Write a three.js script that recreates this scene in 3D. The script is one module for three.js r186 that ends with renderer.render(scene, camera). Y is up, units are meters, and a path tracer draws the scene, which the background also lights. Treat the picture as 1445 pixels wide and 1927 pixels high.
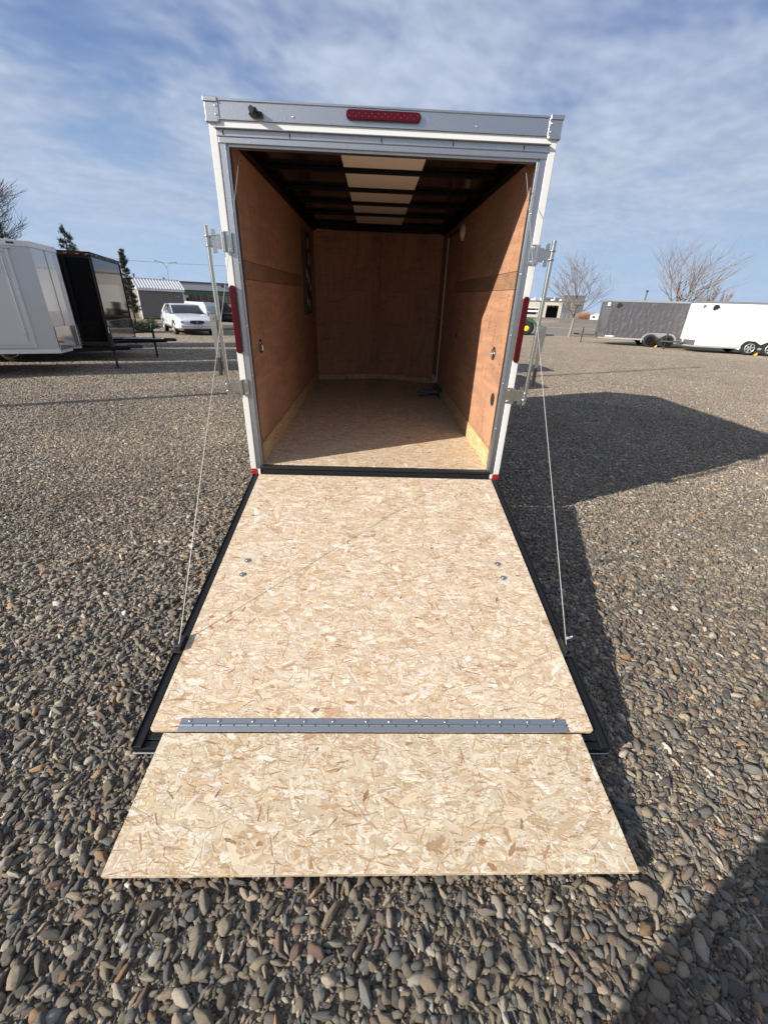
import * as THREE from 'three';
import { mergeGeometries, mergeVertices } from 'three/addons/utils/BufferGeometryUtils.js';
import { RoundedBoxGeometry } from 'three/addons/geometries/RoundedBoxGeometry.js';
import { MarchingCubes } from 'three/addons/objects/MarchingCubes.js';
import { createNoise2D, createNoise3D } from 'simplex-noise';

// ------------------------------------------------------------------ camera, sky, sun, exposure
const scene = new THREE.Scene();
const camera = new THREE.PerspectiveCamera(102.47, 1445 / 1927, 0.05, 5000);
camera.position.set(-0.0388, 1.5292, 2.872);
camera.rotation.set(-0.45929, -0.03755, 0.03755, 'YXZ');
scene.add(camera);
const renderer = new THREE.WebGLRenderer({ antialias: true });
renderer.toneMapping = THREE.LinearToneMapping;
renderer.toneMappingExposure = 1.75;
renderer.shadowMap.enabled = true;

const SUN = new THREE.Vector3(-0.8165, 0.3907, 0.425);       // direction to the sun: left, behind the photographer, 23 degrees up
const sun = new THREE.DirectionalLight(new THREE.Color(1.0, 0.93, 0.83), 5.0);
sun.name = 'sun';
sun.position.copy(SUN).multiplyScalar(60);
sun.castShadow = true;
sun.shadow.mapSize.set(4096, 4096);
Object.assign(sun.shadow.camera, { left: -45, right: 45, top: 30, bottom: -30, near: 1, far: 160 });
sun.shadow.radius = 1.2;
scene.add(sun); scene.add(sun.target);

function rng(seed) { let s = seed >>> 0; return () => { s |= 0; s = s + 0x6D2B79F5 | 0; let t = Math.imul(s ^ s >>> 15, 1 | s); t = t + Math.imul(t ^ t >>> 7, 61 | t) ^ t; return ((t ^ t >>> 14) >>> 0) / 4294967296; }; }
const clamp = (x, a = 0, b = 1) => Math.min(b, Math.max(a, x));
const smooth = (a, b, x) => { const t = clamp((x - a) / (b - a)); return t * t * (3 - 2 * t); };
const lerp = (a, b, t) => a + (b - a) * t;

{ // thin altocumulus and cirrus over a blue sky, computed per direction
  const W = 2560, H = 1280, d = new Float32Array(W * H * 4);
  const n2 = createNoise2D(rng(11)), n3 = createNoise2D(rng(12)), n4 = createNoise2D(rng(19));
  const fbm = (n, x, y, o, g = 0.5) => { let a = 0, f = 1, k = 1, t = 0; for (let i = 0; i < o; i++) { a += k * n(x * f, y * f); t += k; f *= 2.03; k *= g; } return a / t; };
  for (let j = 0; j < H; j++) {
    const el = ((j + 0.5) / H - 0.5) * Math.PI, y = Math.sin(el), c = Math.cos(el);
    for (let i = 0; i < W; i++) {
      const ph = ((i + 0.5) / W - 0.5) * 2 * Math.PI, x = Math.cos(ph) * c, z = Math.sin(ph) * c, q = (j * W + i) * 4;
      let r, g, b;
      if (y < 0) { r = 0.16; g = 0.15; b = 0.135; }
      else {
        const sd = Math.max(0, x * SUN.x + y * SUN.y + z * SUN.z), up = smooth(0, 0.55, y);
        r = lerp(0.240, 0.026, up); g = lerp(0.335, 0.074, up); b = lerp(0.465, 0.228, up);
        const near = Math.pow(sd, 3) * 0.16 + Math.pow(sd, 24) * 0.5;
        r += near; g += near * 0.97; b += near * 0.9;
        // the cloud sheet lies on a plane overhead, so it closes up towards the horizon
        const k = 1 / (y + 0.075), px = x * k, pz = z * k;
        const wx = fbm(n3, px * 0.5, pz * 0.5, 3) * 0.38, wz = fbm(n3, px * 0.5 + 9, pz * 0.5 - 4, 3) * 0.38;
        const big = fbm(n2, px * 0.33 + 2.9, pz * 0.42 + 1.35, 3);
        const mid = fbm(n4, (px + wx) * 1.15 + pz * 0.25, (pz + wz) * 1.35, 5, 0.55);
        const fine = fbm(n2, px * 6 + wx * 2, pz * 7 + px * 1.5, 3);
        let cov = smooth(-0.78, 0.74, big * 0.98 + mid * 0.54 + fine * 0.17 + 0.25);
        cov *= lerp(0.42, 0.90, smooth(0.05, 0.26, y));
        const lit = 1 + 0.9 * Math.pow(sd, 4) + 0.10 * fine + 0.12 * mid;
        r = lerp(r, 0.296 * lit, cov); g = lerp(g, 0.338 * lit, cov); b = lerp(b, 0.420 * lit, cov);
      }
      d[q] = r; d[q + 1] = g; d[q + 2] = b; d[q + 3] = 1;
    }
  }
  const sky = new THREE.DataTexture(d, W, H, THREE.RGBAFormat, THREE.FloatType);
  sky.mapping = THREE.EquirectangularReflectionMapping; sky.magFilter = THREE.LinearFilter; sky.needsUpdate = true;
  scene.background = sky; scene.environment = sky; scene.backgroundIntensity = 1.0; scene.environmentIntensity = 1.0;
}

// ------------------------------------------------------------------ helpers
const V = (x, y, z) => new THREE.Vector3(x, y, z);
const lin = (r, g, b) => new THREE.Color().setRGB(r, g, b);
function metricUV(g, ou = 0, ov = 0) {
  const p = g.attributes.position, n = g.attributes.normal, uv = new Float32Array(p.count * 2);
  for (let i = 0; i < p.count; i++) {
    const ax = Math.abs(n.getX(i)), ay = Math.abs(n.getY(i)), az = Math.abs(n.getZ(i));
    let u, v;
    if (ax >= ay && ax >= az) { u = p.getZ(i); v = p.getY(i); } else if (ay >= az) { u = p.getX(i); v = p.getZ(i); } else { u = p.getX(i); v = p.getY(i); }
    uv[2 * i] = u + ou; uv[2 * i + 1] = v + ov;
  }
  g.setAttribute('uv', new THREE.BufferAttribute(uv, 2)); return g;
}
function tf(g, p = [0, 0, 0], r = [0, 0, 0], s = [1, 1, 1]) {
  return g.applyMatrix4(new THREE.Matrix4().compose(V(...p), new THREE.Quaternion().setFromEuler(new THREE.Euler(r[0], r[1], r[2], 'YXZ')), V(...(Array.isArray(s) ? s : [s, s, s]))));
}
// box between two corners; r rounds its edges
function bb(x0, x1, y0, y1, z0, z1, r = 0) {
  const w = x1 - x0, h = y1 - y0, d = z1 - z0, k = Math.min(r, w / 2.01, h / 2.01, d / 2.01);
  const g = k > 0 ? new RoundedBoxGeometry(w, h, d, 2, k) : new THREE.BoxGeometry(w, h, d);
  g.translate((x0 + x1) / 2, (y0 + y1) / 2, (z0 + z1) / 2);
  return metricUV(g.index ? g.toNonIndexed() : g);
}
function cyl(r0, r1, h, n = 16, p = [0, 0, 0], r = [0, 0, 0]) { return tf(metricUV(new THREE.CylinderGeometry(r0, r1, h, n).toNonIndexed()), p, r); }
function rod(a, b, r0, r1 = r0, n = 10) {
  const A = V(...a), B = V(...b), d = B.clone().sub(A), g = metricUV(new THREE.CylinderGeometry(r1, r0, d.length(), n).toNonIndexed());
  g.applyQuaternion(new THREE.Quaternion().setFromUnitVectors(V(0, 1, 0), d.clone().normalize()));
  return g.translate((A.x + B.x) / 2, (A.y + B.y) / 2, (A.z + B.z) / 2);
}
function beam(a, b, w, h, r = 0) { // rectangular bar from a to b
  const A = V(...a), B = V(...b), d = B.clone().sub(A), L = d.length(), g = bb(-w / 2, w / 2, -h / 2, h / 2, -L / 2, L / 2, r);
  const m = new THREE.Matrix4().lookAt(B, A, V(0, 1, 0)); if (Math.abs(d.y) > 0.99 * L) m.lookAt(B, A, V(0, 0, 1));
  return g.applyMatrix4(m).translate((A.x + B.x) / 2, (A.y + B.y) / 2, (A.z + B.z) / 2);
}
function ext(pts, depth, bevel = 0, holes = []) { // extrude an outline in x-y along z
  const s = new THREE.Shape(pts.map(p => new THREE.Vector2(p[0], p[1])));
  for (const h of holes) s.holes.push(new THREE.Path(h.map(p => new THREE.Vector2(p[0], p[1]))));
  const g = new THREE.ExtrudeGeometry(s, { depth, bevelEnabled: bevel > 0, bevelSize: bevel, bevelThickness: bevel, bevelOffset: -bevel, bevelSegments: 2, curveSegments: 12 });
  return metricUV(g.index ? g.toNonIndexed() : g);
}
function prism(pts, y0, y1, b = 0) { // outline in x-z, standing from y0 to y1
  const g = ext(pts.map(p => [p[0], -p[1]]), y1 - y0 - 2 * b, b); g.rotateX(-Math.PI / 2); g.translate(0, y0 + b, 0);
  return metricUV(g);
}
function tube(pts, r, n = 8, seg = 0) {
  const c = new THREE.CatmullRomCurve3(pts.map(p => V(...p)));
  return metricUV(new THREE.TubeGeometry(c, seg || pts.length * 6, r, n).toNonIndexed());
}
function torus(R, r, a = 12, b = 32) { return metricUV(new THREE.TorusGeometry(R, r, a, b).toNonIndexed()); }
function sph(r, p, s = [1, 1, 1], w = 14, h = 10) { return tf(metricUV(new THREE.SphereGeometry(r, w, h).toNonIndexed()), p, [0, 0, 0], s); }
function join(gs) {
  if (!Array.isArray(gs)) return gs;
  gs = gs.map(g => { g = g.index ? g.toNonIndexed() : g; for (const k of Object.keys(g.attributes)) if (!['position', 'normal', 'uv', 'color'].includes(k)) g.deleteAttribute(k); if (!g.attributes.uv) metricUV(g); return g; });
  return gs.length === 1 ? gs[0] : mergeGeometries(gs);
}
const used = {};
function numbered(n) { n = n.replace(/_\d{3}$/, ''); if (!(n in used)) { used[n] = 0; return n; } return `${n}_${String(++used[n]).padStart(3, '0')}`; }
function part(name, gs, mat, parent, ud) {
  const m = new THREE.Mesh(join(gs), mat); m.name = name; m.castShadow = m.receiveShadow = true; if (ud) Object.assign(m.userData, ud); parent.add(m); return m;
}
function thing(name, label, category, p = [0, 0, 0], turn = 0, group) {
  const o = new THREE.Group(); o.name = numbered(name); o.position.set(...p); o.rotation.y = turn; scene.add(o);
  if (label) o.userData.label = label; if (category) o.userData.category = category; if (group) o.userData.group = group; return o;
}
function structure(name, gs, mat) { const m = part(numbered(name), gs, mat, scene, { kind: 'structure' }); return m; }
function sub(name, parent) { const g = new THREE.Group(); g.name = name; parent.add(g); return g; }

// ------------------------------------------------------------------ textures
function dataTex(n, m, f, srgb, rep) { // f(x, y) -> [r, g, b] in 0..1
  const d = new Uint8Array(n * m * 4);
  for (let y = 0; y < m; y++) for (let x = 0; x < n; x++) { const c = f(x, y), q = (y * n + x) * 4; d[q] = clamp(c[0]) * 255; d[q + 1] = clamp(c[1]) * 255; d[q + 2] = clamp(c[2]) * 255; d[q + 3] = 255; }
  const t = new THREE.DataTexture(d, n, m); t.wrapS = t.wrapT = THREE.RepeatWrapping; t.magFilter = THREE.LinearFilter; t.minFilter = THREE.LinearMipmapLinearFilter; t.generateMipmaps = true;
  if (srgb) t.colorSpace = THREE.SRGBColorSpace; if (rep) t.repeat.set(rep[0], rep[1]); t.needsUpdate = true; return t;
}
function canvasTex(c, srgb, rep) { const t = new THREE.CanvasTexture(c); t.wrapS = t.wrapT = THREE.RepeatWrapping; if (srgb) t.colorSpace = THREE.SRGBColorSpace; if (rep) t.repeat.set(rep[0], rep[1]); return t; }
function canvas(w, h) { const c = document.createElement('canvas'); c.width = w; c.height = h; return [c, c.getContext('2d')]; }
const toS = (x) => x <= 0.0031308 ? 12.92 * x : 1.055 * Math.pow(x, 1 / 2.4) - 0.055;

// oriented strand board: thousands of overlapping flakes
function osbTexture(px, metres, seed, bias) {
  const r = rng(seed), [c, g] = canvas(px, px), [cb, gb] = canvas(px / 2, px / 2), s = px / metres;
  g.fillStyle = 'rgb(206,176,134)'; g.fillRect(0, 0, px, px); gb.fillStyle = 'rgb(120,120,120)'; gb.fillRect(0, 0, px / 2, px / 2);
  const pale = [[228, 208, 174], [222, 200, 164], [232, 214, 184], [217, 193, 155], [224, 203, 164], [213, 188, 152], [236, 221, 196]];
  const tan = [[203, 172, 131], [196, 162, 120], [208, 178, 134], [204, 178, 144], [188, 152, 110]];
  const brown = [[166, 124, 84], [150, 108, 72], [176, 134, 92], [140, 100, 68], [176, 120, 76]];
  const tone = createNoise2D(rng(seed + 100)), flake = (kind, L, W, al, rough) => { // kind: share of pale strands, below 0: share of brown among tan
    const x = r() * px, y = r() * px, tn = .16 * tone(x / px * 5, y / px * 5), pal = kind < 0 ? (r() < -kind ? brown : tan) : (r() < kind + tn ? pale : tan), a = (r() < bias ? (r() - 0.5) * 0.9 : r() * Math.PI), n = 7 + (r() * 6 | 0), top = [], bot = [];
    for (let i = 0; i <= n; i++) { const t = i / n - 0.5, e = Math.pow(1 - Math.pow(Math.abs(t) * 2, 3.0), 0.5) * (0.75 + 0.5 * r()); top.push([t * L * s, -W * s * 0.5 * e * (0.7 + rough * r())]); bot.push([t * L * s, W * s * 0.5 * e * (0.7 + rough * r())]); }
    const p = pal[r() * pal.length | 0], k = 0.93 + r() * 0.13, h = 60 + (r() * 150 | 0), curve = (r() - 0.5) * 0.25;
    const pts = top.concat(bot.reverse()).map(([u, v]) => { v += curve * u * u / (L * s); return [x + u * Math.cos(a) - v * Math.sin(a), y + u * Math.sin(a) + v * Math.cos(a)]; });
    for (const [ox, oy] of [[0, 0], [x < L * s ? px : 0, 0], [0, y < L * s ? px : 0], [x > px - L * s ? -px : 0, 0], [0, y > px - L * s ? -px : 0]]) {
      g.globalAlpha = al; g.fillStyle = `rgb(${p[0] * k | 0},${p[1] * k | 0},${p[2] * k | 0})`;
      g.beginPath(); pts.forEach((q, i) => i ? g.lineTo(q[0] + ox, q[1] + oy) : g.moveTo(q[0] + ox, q[1] + oy)); g.closePath(); g.fill();
      gb.globalAlpha = 0.85; gb.fillStyle = `rgb(${h},${h},${h})`; gb.beginPath(); pts.forEach((q, i) => i ? gb.lineTo((q[0] + ox) / 2, (q[1] + oy) / 2) : gb.moveTo((q[0] + ox) / 2, (q[1] + oy) / 2)); gb.closePath(); gb.fill();
      if (ox === 0 && oy === 0) { // grain lines of the strand
        const m = 3 + (r() * 7 | 0); g.lineWidth = 0.7 + r() * 0.7;
        for (let i = 0; i < m; i++) { const v = (r() - 0.5) * W * s * 0.7, u0 = (r() - 0.5) * L * s * 0.7, u1 = u0 + (0.1 + 0.4 * r()) * L * s; g.globalAlpha = 0.16 + 0.2 * r(); g.strokeStyle = r() < 0.45 ? 'rgb(140,100,66)' : 'rgb(244,230,204)'; g.beginPath(); g.moveTo(x + u0 * Math.cos(a) - v * Math.sin(a), y + u0 * Math.sin(a) + v * Math.cos(a)); g.lineTo(x + u1 * Math.cos(a) - v * Math.sin(a), y + u1 * Math.sin(a) + v * Math.cos(a)); g.stroke(); }
      }
    }
  };
  const A = metres * metres;
  for (let i = 0; i < 1300 * A; i++) flake(0.78, 0.03 + r() * 0.085, 0.007 + r() * 0.021, 0.50, 0.9);
  for (let i = 0; i < 1500 * A; i++) flake(0.80, 0.02 + r() * 0.07, 0.003 + r() * 0.012, 0.45, 1.0);
  for (let i = 0; i < 2400 * A; i++) flake(0.62, 0.012 + r() * 0.06, 0.0010 + r() * 0.0045, 0.42, 1.1);
  for (let i = 0; i < 800 * A; i++) flake(-0.35, 0.012 + r() * 0.055, 0.0009 + r() * 0.0028, 0.45, 1.1);
  for (let i = 0; i < 160 * A; i++) flake(0.9, 0.03 + r() * 0.08, 0.005 + r() * 0.016, 0.55, 1.0);
  for (let i = 0; i < 30 * A; i++) flake(-1, 0.015 + r() * 0.035, 0.003 + r() * 0.007, 0.45, 1.1);
  for (let i = 0; i < 1100 * A; i++) flake(-1, 0.004 + r() * 0.026, 0.0006 + r() * 0.0010, 0.5, 1.0);
  for (let i = 0; i < 16; i++) { const x = r() * px, y = r() * px, a = r() * 3.14, L = (.04 + .10 * r()) * s; for (let k = 0; k < 26; k++) { g.globalAlpha = .10 + .16 * r(); g.strokeStyle = r() < .7 ? 'rgb(240,230,212)' : 'rgb(120,104,86)'; g.lineWidth = .6 + r() * 1.6; const o = (r() - .5) * .03 * s, q = (r() - .5) * L; g.beginPath(); g.moveTo(x + q * Math.cos(a) - o * Math.sin(a), y + q * Math.sin(a) + o * Math.cos(a)); g.lineTo(x + (q + L * .3 * r()) * Math.cos(a + .1 * r()) - o * Math.sin(a), y + (q + L * .3 * r()) * Math.sin(a) + o * Math.cos(a)); g.stroke(); } }
  return [c, cb];
}
const [osbA, osbAb] = osbTexture(2048, 1.75, 3, 0.55);
const osbMat = (tint, ou, ov, rough = 0.72) => {
  const m = canvasTex(osbA, true, [1 / 1.75, 1 / 1.75]), b = canvasTex(osbAb, false, [1 / 1.75, 1 / 1.75]); m.offset.set(ou, ov); b.offset.set(ou, ov);
  return new THREE.MeshStandardMaterial({ color: tint, map: m, bumpMap: b, bumpScale: 0.0016, roughness: rough });
};
// plywood veneer: long grain, mineral streaks and flecks
function plyTexture(seed) {
  const w = 2048, h = 1024, r = rng(seed), n = createNoise2D(r), n1 = createNoise2D(r), [c, g] = canvas(w, h), im = g.createImageData(w, h);
  for (let y = 0; y < h; y++) for (let x = 0; x < w; x++) {
    const q = (y * w + x) * 4, u = x / 1024, v = y / 1024, wv = 0.05 * n(u * 1.2, v * 1.4);
    const ring = n1(u * 1.3, (v + wv) * 13), fin = n(u * 9, (v + wv) * 210), pore = n1(u * 26, (v + wv) * 330);
    let k = 1 + 0.07 * ring + 0.05 * fin + (pore > 0.62 ? -0.13 : 0) + 0.05 * n(u * 0.7, v * 0.9);
    im.data[q] = 196 * k; im.data[q + 1] = 149 * k * (1 - 0.012 * ring); im.data[q + 2] = 112 * k * (1 - 0.02 * ring); im.data[q + 3] = 255;
  }
  g.putImageData(im, 0, 0);
  for (let i = 0; i < 64; i++) { // streaks run in loose columns of short dark dashes across the grain
    let x = r() * w, y = r() * h; const m = 6 + r() * 22, dx = (r() - 0.5) * 7;
    for (let k = 0; k < m; k++) { g.globalAlpha = 0.35 + 0.5 * r(); g.strokeStyle = 'rgb(86,46,32)'; g.lineWidth = 2 + r() * 4; g.beginPath(); g.moveTo(x, y); g.quadraticCurveTo(x + 5 + r() * 9, y - 4 + r() * 8, x + 6 + r() * 26, y - 6 + r() * 12); g.stroke(); x += dx + (r() - 0.5) * 9; y += 7 + r() * 14; }
  }
  for (let i = 0; i < 110; i++) { const x = r() * w, y = r() * h; g.globalAlpha = 0.25 + 0.3 * r(); g.strokeStyle = 'rgb(120,72,48)'; g.lineWidth = 1 + r() * 1.5; g.beginPath(); g.moveTo(x, y); g.bezierCurveTo(x + 30, y + (r() - 0.5) * 26, x + 60, y + (r() - 0.5) * 26, x + 70 + r() * 110, y + (r() - 0.5) * 34); g.stroke(); }
  return c;
}
const plyC = plyTexture(5);
const plyMat = (tint, turn, ou = 0, ov = 0) => { const t = canvasTex(plyC, true, [0.5, 1]); t.offset.set(ou, ov); if (turn) { t.rotation = Math.PI / 2; t.repeat.set(0.9, 0.5); } return new THREE.MeshStandardMaterial({ color: tint, map: t, roughness: 0.62 }); };

// gravel: cells of stones of two sizes, colours and heights for the sheet and for far ground
const STONES = [[.245, .212, .168, 5], [.310, .252, .180, 6], [.385, .305, .212, 4], [.200, .158, .114, 5], [.172, .163, .146, 3.5], [.200, .198, .178, 2.5], [.450, .390, .305, 2.4], [.235, .150, .115, 1.6], [.400, .245, .130, 1.0], [.580, .530, .450, .7], [.120, .105, .088, 2.5]];
const STSUM = STONES.reduce((a, s) => a + s[3], 0);
function stoneColor(u) { let t = u * STSUM; for (const s of STONES) { if ((t -= s[3]) < 0) return s; } return STONES[0]; }
const [gravC, gravB] = (() => {
  const N = 2048, r = rng(21), color = new Uint8Array(N * N * 4), bump = new Uint8Array(N * N * 4);
  const layer = (cell, seed) => { const k = Math.round(N / cell), rr = rng(seed), p = new Float32Array(k * k * 6); for (let i = 0; i < k * k; i++) { const s = stoneColor(rr()), v = 0.8 + 0.4 * rr(); p[i * 6] = rr(); p[i * 6 + 1] = rr(); p[i * 6 + 2] = s[0] * v; p[i * 6 + 3] = s[1] * v; p[i * 6 + 4] = s[2] * v; p[i * 6 + 5] = rr(); } return { k, cs: N / k, p }; };
  const look = (L, x, y) => { const { k, cs, p } = L, gx = Math.floor(x / cs), gy = Math.floor(y / cs); let d1 = 9e9, d2 = 9e9, id = 0; for (let j = -1; j <= 1; j++) for (let i = -1; i <= 1; i++) { const cx = (gx + i + k) % k, cy = (gy + j + k) % k, q = (cy * k + cx) * 6, dx = gx + i + p[q] - x / cs, dy = gy + j + p[q + 1] - y / cs, d = dx * dx + dy * dy; if (d < d1) { d2 = d1; d1 = d; id = q; } else if (d < d2) d2 = d; } return [Math.sqrt(d2) - Math.sqrt(d1), id, Math.sqrt(d1)]; };
  const A = layer(7.3, 31), B = layer(17, 32);
  for (let y = 0; y < N; y++) for (let x = 0; x < N; x++) {
    const q = (y * N + x) * 4, b = look(B, x, y); let c, h, e = b[0];
    if (B.p[b[1] + 5] > 0.45 && e > 0.12) { c = B.p.subarray(b[1] + 2, b[1] + 5); h = 0.45 + 0.55 * Math.min(1, (e - 0.12) * 1.6); }
    else { const a = look(A, x, y); if (a[0] > 0.1) { c = A.p.subarray(a[1] + 2, a[1] + 5); h = 0.15 + 0.35 * Math.min(1, a[0] * 1.4); } else { c = [.190, .155, .112]; h = 0.08; } }
    color[q] = toS(c[0]) * 255; color[q + 1] = toS(c[1]) * 255; color[q + 2] = toS(c[2]) * 255; color[q + 3] = 255;
    bump[q] = bump[q + 1] = bump[q + 2] = h * 255; bump[q + 3] = 255;
  }
  const mk = (d, s) => { const t = new THREE.DataTexture(d, N, N); t.wrapS = t.wrapT = THREE.RepeatWrapping; t.magFilter = THREE.LinearFilter; if (s) t.colorSpace = THREE.SRGBColorSpace; t.repeat.set(1 / 3.4, 1 / 3.4); t.needsUpdate = true; return t; };
  return [mk(color, true), mk(bump, false)];
})();
const nz = createNoise2D(rng(77)), nz3 = createNoise3D(rng(78));
const grainT = dataTex(512, 512, (x, y) => { const k = 0.5 + 0.28 * nz(x / 3, y / 3) + 0.22 * nz(x / 17 + 40, y / 17); return [k, k, k]; }, false, [3, 3]);
const blotchT = dataTex(512, 512, (x, y) => { const k = 0.80 + 0.10 * nz(x / 60, y / 60) + 0.07 * nz(x / 14, y / 14) + 0.05 * nz(x / 4, y / 4); return [k, k, k]; }, true, [1.2, 1.2]);
const spangleT = dataTex(512, 512, (x, y) => { const k = 0.42 + 0.10 * nz(x / 26, y / 4) + 0.14 * nz(x / 9 + 7, y / 9); return [k, k, k]; }, false, [4, 4]);
const dentT = dataTex(512, 512, (x, y) => { const k = 0.5 + 0.36 * nz(x / 90, y / 170) + 0.2 * nz(x / 46 + 3, y / 60) + 0.1 * nz(x / 20, y / 24); return [k, k, k]; }, false, [0.5, 0.42]);
const plateT = dataTex(256, 256, (x, y) => { const s = 32, gx = Math.floor(x / s), gy = Math.floor(y / s), fx = x / s - gx - .5, fy = y / s - gy - .5, f = (gx + gy) % 2 ? 1 : -1, a = (fx + f * fy) * .707, b = (fx - f * fy) * .707, k = clamp(1.25 - Math.hypot(a / .42, b / .13)); return [k, k, k]; }, false, [5, 5]);

const M = {};
const std = (o) => new THREE.MeshStandardMaterial(o), phy = (o) => new THREE.MeshPhysicalMaterial(o);
M.white = phy({ color: lin(.59, .585, .57), roughness: .38, clearcoat: .5, clearcoatRoughness: .15, roughnessMap: grainT });
M.whiteDoor = phy({ color: lin(.50, .50, .505), roughness: .42, clearcoat: .4, clearcoatRoughness: .2 });
M.alu = std({ color: lin(.43, .44, .455), metalness: 1, roughness: .9, roughnessMap: spangleT });
M.aluPlain = std({ color: lin(.52, .53, .54), metalness: .9, roughness: .42 });
M.zinc = std({ color: lin(.46, .465, .44), metalness: 1, roughness: .62, roughnessMap: spangleT });
M.chrome = std({ color: lin(.8, .8, .8), metalness: 1, roughness: .12 });
M.black = std({ color: lin(.014, .014, .015), roughness: .45 });
M.blackGrip = std({ color: lin(.012, .012, .012), roughness: .7 });
M.ceil = std({ color: lin(.016, .010, .008), roughness: .14 });
M.bow = phy({ color: lin(.0035, .0035, .0045), roughness: .5, specularIntensity: .35 });
M.blackDeep = phy({ color: lin(.004, .004, .0042), roughness: .5, specularIntensity: .3 });
M.strip = std({ color: lin(.80, .73, .62), roughness: .7 });
M.redTape = std({ color: lin(.34, .015, .010), roughness: .35 });
M.whiteTape = std({ color: lin(.75, .75, .75), roughness: .35 });
M.lens = phy({ color: lin(.050, .0016, .0045), roughness: .16, specularIntensity: .6 });
M.led = phy({ color: lin(.17, .006, .018), roughness: .12, specularIntensity: .8 });
M.rubber = std({ color: lin(.010, .010, .010), roughness: .9, bumpMap: grainT, bumpScale: .002 });
M.cable = std({ color: lin(.40, .39, .37), metalness: .7, roughness: .5 });
M.glass = std({ color: lin(.012, .014, .016), roughness: .06 });

// ------------------------------------------------------------------ ground
{ // one sheet to the horizon; the tint varies in patches as the gravel does
  const xs = [], zs = []; let v = 0, st = .6; const half = []; while (v < 3000) { half.push(v); v += st; if (v > 40) st *= 1.35; } half.push(3000);
  for (const h of half.slice().reverse()) if (h) { xs.push(-h); } for (const h of half) xs.push(h); zs.push(...xs);
  const n = xs.length, pos = [], uv = [], col = [], nor = [], idx = [];
  for (let j = 0; j < n; j++) for (let i = 0; i < n; i++) {
    const x = xs[i], z = zs[j]; pos.push(x, 0, z); nor.push(0, 1, 0); uv.push(x, z);
    const k = 1.12 + .10 * nz(x / 4.1, z / 4.1) + .09 * nz(x / 1.3 + 9, z / 1.3) + .06 * nz(x / 15, z / 15 + 4), w = .03 * nz(x / 3 + 50, z / 3);
    col.push(k * (1.03 + w), k, k * (.95 - w));
  }
  for (let j = 0; j < n - 1; j++) for (let i = 0; i < n - 1; i++) { const a = j * n + i; idx.push(a, a + n, a + 1, a + 1, a + n, a + n + 1); }
  const g = new THREE.BufferGeometry(); g.setAttribute('position', new THREE.Float32BufferAttribute(pos, 3)); g.setAttribute('normal', new THREE.Float32BufferAttribute(nor, 3)); g.setAttribute('uv', new THREE.Float32BufferAttribute(uv, 2)); g.setAttribute('color', new THREE.Float32BufferAttribute(col, 3)); g.setIndex(idx);
  structure('ground', g, std({ map: gravC, bumpMap: gravB, bumpScale: .014, roughness: .95, vertexColors: true }));
}
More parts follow.
